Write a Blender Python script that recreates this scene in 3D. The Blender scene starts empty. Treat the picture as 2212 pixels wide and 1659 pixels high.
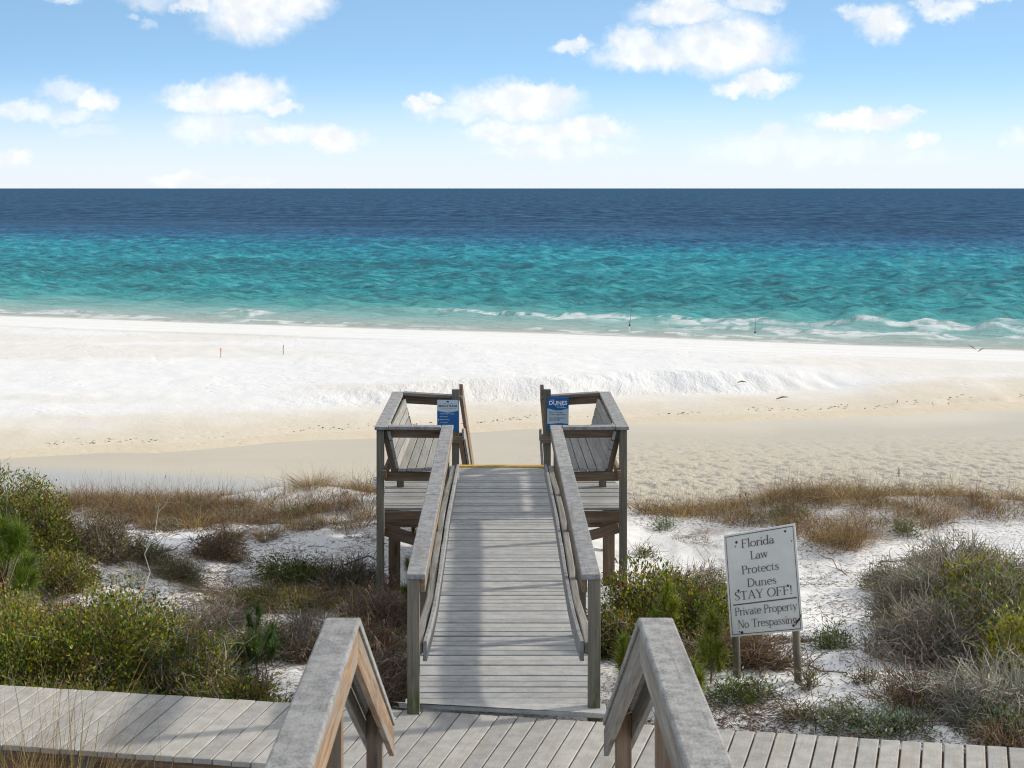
import bpy, math, random
import numpy as np
from mathutils import Vector
R = math.radians
SC = bpy.context.scene
COL = SC.collection
rng = np.random.default_rng(7)
random.seed(7)

# ------------------------------------------------------------------ camera
cam_d = bpy.data.cameras.new('camera')
cam = bpy.data.objects.new('camera', cam_d)
COL.objects.link(cam)
cam.location = (0, 0, 8.0)
cam.rotation_euler = (R(90), 0, 0)
FPX, U0, V0 = 3500.0, 1078.0, 406.0          # focal length and vanishing point measured on the photo
cam_d.sensor_width = 36
cam_d.lens = FPX / 2212 * 36
cam_d.shift_x = (1106 - U0) / 2212
cam_d.shift_y = (V0 - 829.5) / 2212
cam_d.clip_start = 0.1
cam_d.clip_end = 60000
cam_d.dof.use_dof = True
cam_d.dof.focus_distance = 20
cam_d.dof.aperture_fstop = 9.0
SC.camera = cam

# ------------------------------------------------------------------ light
SUN_EL, SUN_AHEAD = R(25), R(18)
SDIR = Vector((math.cos(SUN_EL) * math.cos(SUN_AHEAD), math.cos(SUN_EL) * math.sin(SUN_AHEAD), math.sin(SUN_EL)))
sun_d = bpy.data.lights.new('sun', 'SUN')
sun_d.energy = 1.85
sun_d.angle = R(2.2)
sun_d.color = (1.0, 0.92, 0.80)
sun = bpy.data.objects.new('sun', sun_d)
sun.rotation_euler = SDIR.to_track_quat('Z', 'Y').to_euler()
COL.objects.link(sun)
SC.view_settings.view_transform = 'Standard'
SC.view_settings.look = 'None'
SC.view_settings.gamma = 1
SC.view_settings.use_curve_mapping = False
SC.view_settings.exposure = 1.28
SC.cycles.filter_width = 1.1
SC.cycles.max_bounces = 6
SC.cycles.transparent_max_bounces = 6

# ------------------------------------------------------------------ node helper
class NT:
    def __init__(s, tree):
        s.t = tree
        s.t.nodes.clear()
    def n(s, kind, out=0, **kw):
        nd = s.t.nodes.new(kind)
        ins = {}
        for k, v in kw.items():
            if k.startswith('i_'):
                ins[k[2:]] = v
            else:
                setattr(nd, k, v)
        for k, v in ins.items():
            key = int(k) if k.isdigit() else k.replace('__', ' ')
            sock = nd.inputs[key]
            if isinstance(v, bpy.types.NodeSocket):
                s.t.links.new(v, sock)
            else:
                sock.default_value = v
        return nd.outputs[out]
    def m(s, op, a, b=0.0, c=0.0, clamp=False):
        return s.n('ShaderNodeMath', operation=op, use_clamp=clamp, i_0=a, i_1=b, i_2=c)
    def vm(s, op, a, b=(0, 0, 0), out=0):
        return s.n('ShaderNodeVectorMath', out=out, operation=op, i_0=a, i_1=b)
    def mix(s, f, a, b, mode='MIX'):
        nd = s.t.nodes.new('ShaderNodeMix')
        nd.data_type = 'RGBA'
        nd.blend_type = mode
        nd.clamp_factor = True
        for idx, v in ((0, f), (6, a), (7, b)):
            if isinstance(v, bpy.types.NodeSocket):
                s.t.links.new(v, nd.inputs[idx])
            else:
                if idx > 0 and len(v) == 3:
                    v = (*v, 1)
                nd.inputs[idx].default_value = v
        return nd.outputs[2]
    def ramp(s, f, stops, interp='LINEAR'):
        nd = s.t.nodes.new('ShaderNodeValToRGB')
        cr = nd.color_ramp
        cr.interpolation = interp
        while len(cr.elements) < len(stops):
            cr.elements.new(0.5)
        for e, (p, c) in zip(cr.elements, stops):
            e.position = p
            e.color = (*c, 1) if len(c) == 3 else c
        s.t.links.new(f, nd.inputs[0])
        return nd.outputs[0]
    def noise(s, vec, scale, detail=3, rough=0.55, dist=0.0, out=0):
        return s.n('ShaderNodeTexNoise', out=out, i_Vector=vec, i_Scale=scale, i_Detail=detail, i_Roughness=rough, i_Distortion=dist)
    def smooth(s, x, a, b):
        return s.n('ShaderNodeMapRange', interpolation_type='SMOOTHSTEP', i_0=x, i_1=a, i_2=b, i_3=0.0, i_4=1.0)
    def lin(s, x, a, b, c, d):
        return s.n('ShaderNodeMapRange', i_0=x, i_1=a, i_2=b, i_3=c, i_4=d)
    def attr(s, name, out=1):
        return s.n('ShaderNodeAttribute', out=out, attribute_name=name)

# ------------------------------------------------------------------ world: physical sky with fair-weather cumulus
world = bpy.data.worlds.new('World')
SC.world = world
world.use_nodes = True
w = NT(world.node_tree)
tc = w.n('ShaderNodeTexCoord')
sky_vec = w.vm('NORMALIZE', w.vm('ADD', w.vm('MULTIPLY', tc, (.4, 1, 5.5)), (0, 0, .20)))
sky = w.n('ShaderNodeTexSky', sky_type='NISHITA', sun_disc=False, sun_elevation=SUN_EL,
          sun_rotation=R(90) - SUN_AHEAD, altitude=0, air_density=1.0, dust_density=0.6, ozone_density=1.6, i_Vector=sky_vec)
sep = w.t.nodes.new('ShaderNodeSeparateXYZ')
w.t.links.new(tc, sep.inputs[0])
dx, dy, dz = sep.outputs
el = w.m('DIVIDE', dz, w.m('SQRT', w.m('ADD', w.m('MULTIPLY', dx, dx), w.m('MULTIPLY', dy, dy))))
az = w.m('ARCTAN2', dx, dy)
# pale haze at the sea horizon
haze = w.n('ShaderNodeMapRange', interpolation_type='SMOOTHERSTEP', i_0=el, i_1=0.085, i_2=-0.012, i_3=0.0, i_4=1.0)
SKYK = 1.0
sky_c = w.n('ShaderNodeHueSaturation', i_Saturation=1.06, i_Value=1.0, i_Hue=0.5, i_Fac=1.0, i_Color=sky)
sky_c = w.mix(1.0, sky_c, (1.50, 1.52, 1.29), 'MULTIPLY')
sky_c = w.mix(w.m('MULTIPLY', haze, 0.97), sky_c, (3.62, 3.78, 3.95))
# clouds live in direction space (azimuth, elevation)
uv = w.n('ShaderNodeCombineXYZ', i_X=w.m('MULTIPLY', az, 35.0), i_Y=w.m('MULTIPLY', el, 35.0), i_Z=0.0)   # units of 100 photo px
n1 = w.n('ShaderNodeTexNoise', out=1, i_Vector=uv, i_Scale=1.6, i_Detail=4.0, i_Roughness=0.55)
n2 = w.n('ShaderNodeTexNoise', out=1, i_Vector=uv, i_Scale=5.5, i_Detail=4.0, i_Roughness=0.62)
p = w.vm('ADD', uv, w.vm('MULTIPLY', w.vm('SUBTRACT', n1, (.5, .5, .5)), (.85, .5, 0)))
p = w.vm('ADD', p, w.vm('MULTIPLY', w.vm('SUBTRACT', n2, (.5, .5, .5)), (.38, .30, 0)))
CLOUDS = [
 (545, 30, 100, 58, 1), (630, 4, 88, 40, 1), (415, 22, 44, 18, .9), (325, 8, 50, 24, .5), (155, 6, 38, 16, .7),
 (285, 48, 17, 8, .35), (318, 62, 16, 10, .3),
 (205, 222, 46, 24, .95), (150, 205, 56, 22, .62), (60, 243, 70, 19, .72), (160, 256, 66, 16, .6), (200, 287, 56, 12, .3),
 (480, 218, 118, 30, 1), (535, 200, 80, 33, 1), (400, 227, 48, 16, .9), (600, 233, 48, 14, .9),
 (450, 275, 80, 32, .72), (600, 292, 66, 21, .8), (715, 299, 72, 26, 1), (545, 268, 44, 18, .5),
 (905, 226, 32, 15, 1), (935, 208, 26, 12, .95),
 (1110, 222, 128, 40, 1), (1150, 205, 100, 26, 1), (1010, 240, 110, 20, .65), (1180, 288, 165, 25, .9), (1260, 280, 92, 26, 1), (1085, 285, 72, 23, .95), (1200, 326, 155, 20, .6),
 (1480, 33, 104, 26, 1), (1490, 10, 66, 24, 1), (1560, 108, 132, 58, 1), (1600, 92, 84, 52, 1), (1375, 90, 62, 34, .92), (1420, 125, 120, 30, .95), (1235, 100, 48, 15, .85),
 (1625, 10, 58, 20, .8), (1595, 197, 62, 15, 1), (1655, 180, 62, 20, 1),
 (1905, 58, 54, 36, 1), (1855, 38, 40, 18, .75), (2050, 34, 54, 21, .92), (2120, 6, 78, 17, .92), (1990, 20, 24, 12, .75),
 (1850, 262, 104, 22, 1), (1915, 262, 64, 15, 1), (1982, 249, 28, 11, .6), (1668, 287, 38, 19, .75), (1740, 322, 220, 36, .5), (1992, 309, 32, 17, .95), (1800, 342, 250, 20, .35),
 (20, 346, 38, 17, .9), (382, 386, 62, 15, .75), (510, 391, 90, 10, .4), (2200, 300, 30, 24, .5)]
acc = None
for (cu, cv, ru, rv_, op) in CLOUDS:
    cx, ce = math.atan((cu - U0) / FPX) * 35, (V0 - cv) / FPX * 35
    q = w.vm('MULTIPLY', w.vm('SUBTRACT', p, (cx, ce, 0)), (100.0 / ru, 100.0 / rv_, 0))
    ln = w.vm('LENGTH', q, out=1)
    d_ = w.n('ShaderNodeMapRange', interpolation_type='SMOOTHSTEP', i_0=ln, i_1=1.42, i_2=0.50, i_3=0.0, i_4=op)
    acc = d_ if acc is None else w.m('MAXIMUM', acc, d_)
nb = w.noise(uv, 2.6, 4, 0.55)
wisp = w.n('ShaderNodeMapRange', interpolation_type='SMOOTHSTEP', i_0=nb, i_1=0.30, i_2=0.60, i_3=0.82, i_4=1.0)
dens = w.m('MULTIPLY', acc, wisp, clamp=True)
cl_c = w.mix(w.smooth(w.noise(uv, 1.9, 4, 0.5), 0.36, 0.64), (3.85, 3.93, 4.0), (4.5, 4.5, 4.5))
fin = w.mix(w.m('MULTIPLY', dens, 0.93), sky_c, cl_c)
# unseen broken cloud added over the rest of the dome to whiten and soften the daylight
nd = w.noise(w.vm('MULTIPLY', sky_vec, (1, 1, 1.2)), 2.4, 5, .6)
hi = w.m('MULTIPLY', w.smooth(nd, .36, .56), w.smooth(el, .14, .30))
fin = w.mix(w.m('MULTIPLY', hi, .9), fin, (4.6, 4.5, 4.38))
bg = w.n('ShaderNodeBackground', i_Color=fin, i_Strength=0.1)
w.t.links.new(bg, w.t.nodes.new('ShaderNodeOutputWorld').inputs[0])

# ------------------------------------------------------------------ small numpy noise
def _hash(ix, iy, s):
    h = np.sin(ix * 127.1 + iy * 311.7 + s * 74.7) * 43758.5453
    return h - np.floor(h)
def vnoise(x, y, s=0):
    x = np.asarray(x, float); y = np.asarray(y, float)
    ix, iy = np.floor(x), np.floor(y)
    fx, fy = x - ix, y - iy
    fx = fx * fx * (3 - 2 * fx); fy = fy * fy * (3 - 2 * fy)
    a = _hash(ix, iy, s); b = _hash(ix + 1, iy, s); c = _hash(ix, iy + 1, s); d = _hash(ix + 1, iy + 1, s)
    return (a * (1 - fx) + b * fx) * (1 - fy) + (c * (1 - fx) + d * fx) * fy
def fbm(x, y, s=0, o=4):
    r, a, t = 0, 1.0, 0
    for k in range(o):
        r = r + a * vnoise(x * 2 ** k + 13.7 * k, y * 2 ** k - 7.3 * k, s + k); t += a; a *= .5
    return r / t
def sstep(a, b, x):
    t = np.clip((x - a) / (b - a), 0, 1)
    return t * t * (3 - 2 * t)

# ------------------------------------------------------------------ bookkeeping
def tag(o, label=None, cat=None, group=None, kind=None):
    if label: o['label'] = label
    if cat: o['category'] = cat
    if group: o['group'] = group
    if kind: o['kind'] = kind
    return o
def thing(name, label, cat, loc=(0, 0, 0), group=None):
    o = bpy.data.objects.new(name, None)
    o.location = loc
    o.empty_display_size = .2
    COL.objects.link(o)
    return tag(o, label, cat, group)
def link(name, me, parent=None):
    o = bpy.data.objects.new(name, me)
    COL.objects.link(o)
    if parent is not None:
        o.parent = parent
        wl = Vector((0, 0, 0)); q = parent
        while q is not None:
            wl += q.location; q = q.parent
        o.location = -wl      # part meshes are written in world coordinates; roots carry only a location
    return o
def mesh_np(name, V, F, mat, attrs=None, smooth=False):
    """V: n x 3, F: m x k array (one polygon size) or a list of arrays."""
    me = bpy.data.meshes.new(name)
    V = np.asarray(V, np.float32)
    Fs = F if isinstance(F, list) else [F]
    Fs = [np.asarray(f, np.int32) for f in Fs if len(f)]
    nl = sum(f.size for f in Fs); nf = sum(len(f) for f in Fs)
    me.vertices.add(len(V)); me.vertices.foreach_set('co', V.ravel())
    me.loops.add(nl); me.loops.foreach_set('vertex_index', np.concatenate([f.ravel() for f in Fs]))
    me.polygons.add(nf)
    tot = np.concatenate([np.full(len(f), f.shape[1], np.int32) for f in Fs])
    st = np.concatenate([[0], np.cumsum(tot)[:-1]]).astype(np.int32)
    me.polygons.foreach_set('loop_start', st)
    if smooth:
        me.polygons.foreach_set('use_smooth', np.ones(nf, bool))
    for k, (typ, arr) in (attrs or {}).items():
        a = me.attributes.new(k, typ, 'POINT')
        arr = np.asarray(arr, np.float32)
        if typ == 'FLOAT': a.data.foreach_set('value', arr.ravel())
        elif typ == 'FLOAT_VECTOR': a.data.foreach_set('vector', arr.ravel())
        else:
            if arr.shape[1] == 3: arr = np.concatenate([arr, np.ones((len(arr), 1), np.float32)], 1)
            a.data.foreach_set('color', arr.ravel())
    me.update(calc_edges=True)
    if mat: me.materials.append(mat)
    return me

class MB:
    """collects boards, beams and prisms into ONE mesh; 'gc' holds each board's own grain coordinates."""
    def __init__(s):
        s.v, s.f, s.g, s.r = [], [], [], []
    def _add(s, vs, fs, gs):
        b = len(s.v)
        o = np.array([random.uniform(0, 90), random.uniform(0, 90), random.uniform(0, 90)])
        rv = random.random()
        for q, g in zip(vs, gs):
            s.v.append(tuple(q)); s.g.append(tuple(np.asarray(g) + o)); s.r.append(rv)
        for f in fs: s.f.append([b + i for i in f])
    def beam(s, p0, p1, w, t, up=(0, 0, 1), plumb=False):
        """w across, t along up; centre line p0-p1. plumb: end cuts vertical."""
        p0, p1, up = Vector(p0), Vector(p1), Vector(up)
        d = (p1 - p0); L = d.length; d.normalize()
        sd = d.cross(up).normalized()
        u2 = up if plumb else sd.cross(d).normalized()
        if plumb:
            t = t / max(.2, abs(sd.cross(d).normalized().dot(up)))
        vs, gs = [], []
        for e, pt in ((0, p0), (L, p1)):
            for a, b in ((-1, -1), (1, -1), (1, 1), (-1, 1)):
                vs.append(pt + sd * (a * w / 2) + u2 * (b * t / 2)); gs.append((e, a * w / 2, b * t / 2))
        s._add(vs, [(0, 1, 2, 3), (7, 6, 5, 4), (0, 4, 5, 1), (1, 5, 6, 2), (2, 6, 7, 3), (3, 7, 4, 0)], gs)
    def post(s, x, y, z0, z1, w=.089, t=None, lean=(0, 0)):
        t = t or w
        vs, gs = [], []
        for z, lx, ly in ((z0, 0, 0), (z1, lean[0], lean[1])):
            for a, b in ((-1, -1), (1, -1), (1, 1), (-1, 1)):
                vs.append((x + lx + a * w / 2, y + ly + b * t / 2, z)); gs.append((z, a * w / 2, b * t / 2))
        s._add(vs, [(3, 2, 1, 0), (4, 5, 6, 7), (0, 1, 5, 4), (1, 2, 6, 5), (2, 3, 7, 6), (3, 0, 4, 7)], gs)
    def board(s, c, z0, z1, along):
        """prism on four plan corners (counter-clockwise); along = unit vector of the grain. z may be four values."""
        z1 = z1 if hasattr(z1, '__len__') else [z1] * 4
        th = (z1[0] - z0)
        vs, gs = [], []
        al = Vector((*along, 0)).normalized(); ac = Vector((-al.y, al.x, 0))
        for lvl in (0, 1):
            for k, q in enumerate(c):
                z = z1[k] - (th if lvl == 0 else 0)
                vs.append((q[0], q[1], z)); qq = Vector((q[0], q[1], 0)); gs.append((qq.dot(al), qq.dot(ac), z))
        s._add(vs, [(3, 2, 1, 0), (4, 5, 6, 7), (0, 1, 5, 4), (1, 2, 6, 5), (2, 3, 7, 6), (3, 0, 4, 7)], gs)
    def sweep(s, pts, w, t):
        """vertical board bent along a path; w horizontal, t vertical."""
        vs, gs, fs = [], [], []
        L = 0
        for i, q in enumerate(pts):
            q = Vector(q)
            a = Vector(pts[max(0, i - 1)]); b = Vector(pts[min(len(pts) - 1, i + 1)])
            d = (b - a); d.z = 0; d.normalize()
            sd = Vector((d.y, -d.x, 0))
            if i: L += (q - Vector(pts[i - 1])).length
            for e, f in ((-1, -1), (1, -1), (1, 1), (-1, 1)):
                vs.append(q + sd * (e * w / 2) + Vector((0, 0, f * t / 2))); gs.append((L, e * w / 2, f * t / 2))
        for i in range(len(pts) - 1):
            b = 4 * i
            for k in range(4):
                fs.append((b + k, b + 4 + k, b + 4 + (k + 1) % 4, b + (k + 1) % 4))
        fs.append((0, 1, 2, 3)); n = 4 * (len(pts) - 1); fs.append((n + 3, n + 2, n + 1, n))
        s._add(vs, fs, gs)
    def tube(s, pts, rads, n=10, cap=True):
        vs, gs, fs = [], [], []
        L = 0
        for i, q in enumerate(pts):
            q = Vector(q)
            d = (Vector(pts[min(len(pts) - 1, i + 1)]) - Vector(pts[max(0, i - 1)])).normalized()
            a = d.orthogonal().normalized(); b = d.cross(a)
            if i: L += (q - Vector(pts[i - 1])).length
            r = rads[i] if hasattr(rads, '__len__') else rads
            for k in range(n):
                an = 2 * math.pi * k / n
                vs.append(q + a * (math.cos(an) * r) + b * (math.sin(an) * r)); gs.append((L, math.cos(an) * r, math.sin(an) * r))
        for i in range(len(pts) - 1):
            for k in range(n):
                b0 = i * n
                fs.append((b0 + k, b0 + (k + 1) % n, b0 + n + (k + 1) % n, b0 + n + k))
        if cap:
            fs.append(tuple(range(n - 1, -1, -1))); fs.append(tuple(range((len(pts) - 1) * n, len(pts) * n)))
        s._add(vs, fs, gs)
    def build(s, name, mat, parent=None, bevel=.004, smooth=False):
        me = bpy.data.meshes.new(name)
        me.from_pydata(s.v, [], s.f)
        a = me.attributes.new('gc', 'FLOAT_VECTOR', 'POINT'); a.data.foreach_set('vector', np.array(s.g, np.float32).ravel())
        a = me.attributes.new('rv', 'FLOAT', 'POINT'); a.data.foreach_set('value', np.array(s.r, np.float32))
        me.materials.append(mat)
        me.update()
        if smooth: me.polygons.foreach_set('use_smooth', np.ones(len(me.polygons), bool))
        o = link(name, me, parent)
        if bevel:
            b = o.modifiers.new('bevel', 'BEVEL'); b.width = bevel; b.segments = 2; b.limit_method = 'ANGLE'
        return o

# ------------------------------------------------------------------ materials
def new_mat(name):
    m = bpy.data.materials.new(name); m.use_nodes = True
    return m, NT(m.node_tree)
def finish(nt, bsdf):
    o = nt.t.nodes.new('ShaderNodeOutputMaterial'); nt.t.links.new(bsdf, o.inputs[0])
def wood(name, dark, mid, light, moss=0.0, rough=.8, streak=1.0, weather=0.0):
    m, t = new_mat(name)
    gc = t.attr('gc'); rv = t.attr('rv', 2)
    g1 = t.noise(t.vm('MULTIPLY', gc, (2.2, 46, 46)), 1.0, 5, .65, .4)
    g2 = t.noise(t.vm('MULTIPLY', gc, (.9, 9, 9)), 1.0, 3, .6)
    g3 = t.noise(t.vm('MULTIPLY', gc, (7, 160, 160)), 1.0, 2, .6)
    f = t.m('ADD', t.m('MULTIPLY', g1, .62), t.m('MULTIPLY', g2, .38))
    c = t.ramp(f, [(.30, dark), (.50, mid), (.68, light)])
    c = t.mix(t.m('MULTIPLY', t.smooth(g3, .62, .74), .55 * streak), c, tuple(x * .35 for x in dark))      # open cracks
    c = t.mix(1.0, c, t.n('ShaderNodeCombineColor', i_Red=t.lin(rv, 0, 1, .84, 1.14), i_Green=t.lin(rv, 0, 1, .84, 1.12), i_Blue=t.lin(rv, 0, 1, .86, 1.08)), 'MULTIPLY')
    if weather:                                                                                             # silvered patches and raw orange splits
        k = t.smooth(t.noise(t.vm('MULTIPLY', gc, (1.6, 10, 10)), 1, 5, .65), .46, .60)
        c = t.mix(t.m('MULTIPLY', k, weather), c, t.mix(g1, (.13, .115, .098), (.30, .275, .24)))
        k = t.smooth(t.noise(t.vm('MULTIPLY', gc, (2.4, 26, 26)), 1, 4, .6), .60, .70)
        c = t.mix(t.m('MULTIPLY', k, weather * .8), c, (.44, .235, .085))
        k = t.n('ShaderNodeTexVoronoi', i_Vector=t.vm('MULTIPLY', gc, (1.5, 7, 7)), i_Scale=1.0)
        c = t.mix(t.m('MULTIPLY', t.smooth(k, .16, .08), .7), c, (.06, .032, .018))
    if moss:
        gz = t.n('ShaderNodeNewGeometry')
        sp = t.t.nodes.new('ShaderNodeSeparateXYZ'); t.t.links.new(gz, sp.inputs[0])
        k = t.n('ShaderNodeMapRange', i_0=sp.outputs[2], i_1=4.82, i_2=4.46, i_3=0, i_4=1)
        k = t.m('MULTIPLY', t.m('MULTIPLY', k, t.smooth(sp.outputs[1], 11.6, 11.3)), t.smooth(t.noise(t.vm('MULTIPLY', gc, (6, 22, 22)), 1, 4, .6), .38, .62))
        c = t.mix(t.m('MULTIPLY', k, moss), c, (.055, .075, .012))
    bmp = t.n('ShaderNodeBump', i_Strength=.55, i_Distance=.004, i_Height=t.m('ADD', g1, t.m('MULTIPLY', g3, -.6)))
    finish(t, t.n('ShaderNodeBsdfPrincipled', i_Base__Color=c, i_Roughness=rough, i_Normal=bmp, i_Specular__IOR__Level=.25))
    return m
def composite(name, a, b, speck=.5, nails=False, blot=9.0):
    m, t = new_mat(name)
    gc = t.attr('gc'); rv = t.attr('rv', 2)
    n1 = t.noise(gc, blot, 4, .6); n2 = t.noise(gc, 95, 3, .7); n3 = t.noise(t.vm('MULTIPLY', gc, (1.2, 14, 14)), 1, 3, .55)
    c = t.mix(t.smooth(n1, .34, .66), a, b)
    c = t.mix(t.m('MULTIPLY', t.smooth(n2, .40, .70), speck), c, tuple(x * 1.35 for x in b))
    c = t.mix(t.m('MULTIPLY', t.smooth(n2, .44, .28), speck), c, tuple(x * .62 for x in a))
    c = t.mix(t.m('MULTIPLY', t.smooth(n3, .52, .75), .5), c, (a[0] * 1.02, a[1] * .90, a[2] * .72))
    n4 = t.noise(t.vm('MULTIPLY', gc, (3.0, 70, 70)), 1, 4, .65)
    c = t.mix(t.m('MULTIPLY', t.smooth(n4, .55, .72), .38), c, tuple(x * .55 for x in a))                       # long grain
    c = t.mix(1.0, c, t.n('ShaderNodeCombineColor', i_Red=t.lin(rv, 0, 1, .86, 1.10), i_Green=t.lin(rv, 0, 1, .86, 1.09), i_Blue=t.lin(rv, 0, 1, .88, 1.07)), 'MULTIPLY')
    v = t.n('ShaderNodeTexVoronoi', i_Vector=gc, i_Scale=9.0, i_Randomness=1.0)
    c = t.mix(t.m('MULTIPLY', t.smooth(v, .05, .028), .8), c, (.04, .036, .03))                                 # dark flecks and nail heads
    bmp = t.n('ShaderNodeBump', i_Strength=.3, i_Distance=.002, i_Height=n2)
    finish(t, t.n('ShaderNodeBsdfPrincipled', i_Base__Color=c, i_Roughness=.72, i_Normal=bmp, i_Specular__IOR__Level=.3))
    return m
def paint(name, c, rough=.5, spec=.4, var=.12):
    m, t = new_mat(name)
    tcx = t.n('ShaderNodeTexCoord', out=3)
    n = t.noise(tcx, 7, 5, .6)
    cc = t.mix(t.smooth(n, .35, .7), tuple(x * (1 - var) for x in c), c)
    finish(t, t.n('ShaderNodeBsdfPrincipled', i_Base__Color=cc, i_Roughness=rough, i_Specular__IOR__Level=spec))
    return m
def leafmat(name, rough=.5, trans=.3, spec=.35):
    m, t = new_mat(name)
    c = t.attr('col', 0)
    pb = t.n('ShaderNodeBsdfPrincipled', i_Base__Color=c, i_Roughness=rough, i_Specular__IOR__Level=spec)
    tr = t.n('ShaderNodeBsdfTranslucent', i_Color=t.mix(1.0, c, (1.25, 1.2, .7), 'MULTIPLY'))
    finish(t, t.n('ShaderNodeMixShader', i_0=trans, i_1=pb, i_2=tr))
    return m
M = {}
M['deck'] = composite('weathered grey decking', (.272, .272, .266), (.362, .360, .350), .45)
M['walk'] = composite('grey boardwalk planks', (.275, .264, .243), (.355, .343, .318), .35)
M['cap'] = composite('mottled grey rail cap', (.150, .150, .149), (.285, .283, .277), .6, blot=14)
M['post'] = wood('weathered post wood', (.065, .056, .042), (.150, .135, .106), (.225, .206, .168), moss=.85)
M['grey'] = wood('silvered wood', (.09, .082, .072), (.20, .188, .168), (.32, .305, .28), streak=1.4)
M['brown'] = wood('brown framing wood', (.07, .046, .030), (.175, .118, .076), (.27, .195, .132), weather=.35)
M['raw'] = wood('split orange wood', (.085, .052, .03), (.23, .152, .092), (.37, .275, .19), streak=1.5, weather=.8)
M['bench'] = wood('grey bench boards', (.16, .158, .150), (.25, .246, .232), (.33, .325, .305), streak=.5)
M['yellow'] = paint('yellow nosing paint', (.66, .40, .05), .6, .3, .35)
M['leaf'] = leafmat('glossy leaves', .48, .30, .28)
M['grass'] = leafmat('dry grass blades', .7, .30, .2)
M['needle'] = leafmat('pine needles', .5, .30, .35)
M['twig'] = leafmat('twig bark', .85, .0, .15)
# ------------------------------------------------------------------ terrain
LAG = 0.9                                     # lagoon level; the sea lies at 0, the eye at 8
def bank_t(x, y):  return y - (48.3 + .33 * x) + 2.6 * (fbm(x * .10, y * .02, 31) - .5) + .8 * (fbm(x * .55, y * .1, 33, 3) - .5) + .0035 * np.maximum(x - 6, 0) ** 2
def shore_d(x, y): return y - (89.4 - .385 * x) + 2.2 * (fbm(x * .05, 0 * y, 41, 3) - .5)
_ys = [-60, 4, 8, 9.5, 12, 13.3, 15, 17, 19, 21, 22.6, 23.6, 25, 27, 29.5, 31.5, 34, 60]
_hs = [4.6, 4.2, 3.80, 3.80, 3.95, 4.0, 3.82, 3.62, 3.50, 3.46, 3.52, 3.40, 2.9, 2.1, 1.2, .78, .62, .6]
def H(x, y):
    x = np.asarray(x, float); y = np.asarray(y, float)
    dune = np.interp(y + .8 * (fbm(x * .35, y * .2, 3) - .5) * (y > 18), _ys, _hs)
    k = sstep(31, 24, y) * sstep(8.5, 12.5, y + np.abs(x) * .3)
    dune = dune + k * (.45 * (fbm(x * .42, y * .42, 5) - .5) + .11 * (fbm(x * 1.7, y * 1.7, 9) - .5) + .03 * (fbm(x * 6, y * 6, 15, 3) - .5))
    g = lambda cx, cy, r, a, sx=1: a * np.exp(-(((x - cx) / (r * sx)) ** 2 + ((y - cy) / r) ** 2))
    dune = dune + g(-5.6, 17.6, 1.9, .55) + g(-2.6, 22.4, 1.1, .28, 2.0) + g(7.6, 22.6, 1.3, .22, 2.0) + g(5.2, 14.6, 1.6, .35) \
        + g(-3.4, 20.6, .8, .22, 3) - g(-1.6, 18.6, 1.1, .18, 2) - g(2.6, 20.0, 1.0, .15, 2) - g(3.0, 16.0, 1.2, .12)
    b = bank_t(x, y)
    bed = np.minimum(dune, 99)
    bed = np.where(y > 34, .55 + .4 * sstep(-7, 0.2, b), dune)
    ctr = sstep(-9, 0, x) * sstep(15, 10.5, x)                        # where the eroded scarp stands
    edge = sstep(10, 13, x)                                           # small cut edge on the right-hand side
    rise = .16 * sstep(-.3, 3.4, b)
    gul = (fbm(x * 2.2 + b * 1.0, b * .5, 21, 4) - .5) * sstep(.25, .7, vnoise(x * .55, 0 * y, 27))
    sb = b + 1.3 * (fbm(x * .35, 0 * y, 23, 3) - .5) + .6 * gul
    scarp = .46 * sstep(3.4, 6.2, sb) * ctr + (.30 * sstep(.0, 9, b) + .12 * sstep(-.1, .28, b + .5 * gul) * edge) * (1 - ctr)
    scarp = scarp + .12 * gul * sstep(3.2, 4.2, b) * sstep(7.0, 5.0, b) * ctr
    d = shore_d(x, y)
    beach = .95 + rise + scarp
    beach = beach + .035 * (fbm(x * .5, y * .5, 51) - .5) + .05 * (fbm(x * 1.6, y * 1.1, 52, 3) - .5) * sstep(0, 8, b)
    beach = beach + .10 * (fbm(x * .12, y * .3, 53) - .5) * sstep(6, 12, b)
    face = np.where(d < 0, -.068 * d + .03, -.055 * d + .03)
    beach = np.where(b > 0, np.minimum(beach, face), bed)
    out = np.where(b > 0, beach, np.where(y > 34, np.minimum(bed, .95), dune))
    # raked / tyre lines parallel to the waterline
    for q, wd in ((-5.2, .20), (-6.9, .18), (-9.6, .22), (-11.4, .2), (-16.5, .25)):
        out = out - .06 * np.exp(-((d - q - .6 * (fbm(x * .06, 0 * y, 77, 2) - .5)) / wd) ** 2) * (b > 6)
    return np.maximum(out, -6)
rows = np.concatenate([np.linspace(-60, 7, 40)[:-1], np.linspace(7, 30, 380)[:-1],
                       1 / np.linspace(1 / 30., 1 / 118., 400), np.geomspace(122, 900, 16)])
cs = np.linspace(-1, 1, 430); cs = np.sign(cs) * (.40 * np.abs(cs) + .30 * np.abs(cs) ** 5)
Y, S_ = np.meshgrid(rows, cs, indexing='ij')
X = S_ * np.maximum(np.abs(Y), 9.5) * np.where(Y < 7, np.interp(Y, [-60, 7], [.6, 1.0]) , 1)
Z = H(X, Y)
def grid_faces(nr, nc):
    i = np.arange(nr * nc).reshape(nr, nc)
    return np.stack([i[:-1, :-1], i[:-1, 1:], i[1:, 1:], i[1:, :-1]], -1).reshape(-1, 4)
B = bank_t(X, Y); D = shore_d(X, Y)
tan = sstep(5.5, .6, B + 3.0 * (fbm(X * .5, Y * .9, 61) - .5)) * (Y > 33) * .85
tan = np.maximum(tan, (Y > 28) * sstep(.25, -.3, B))
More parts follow.
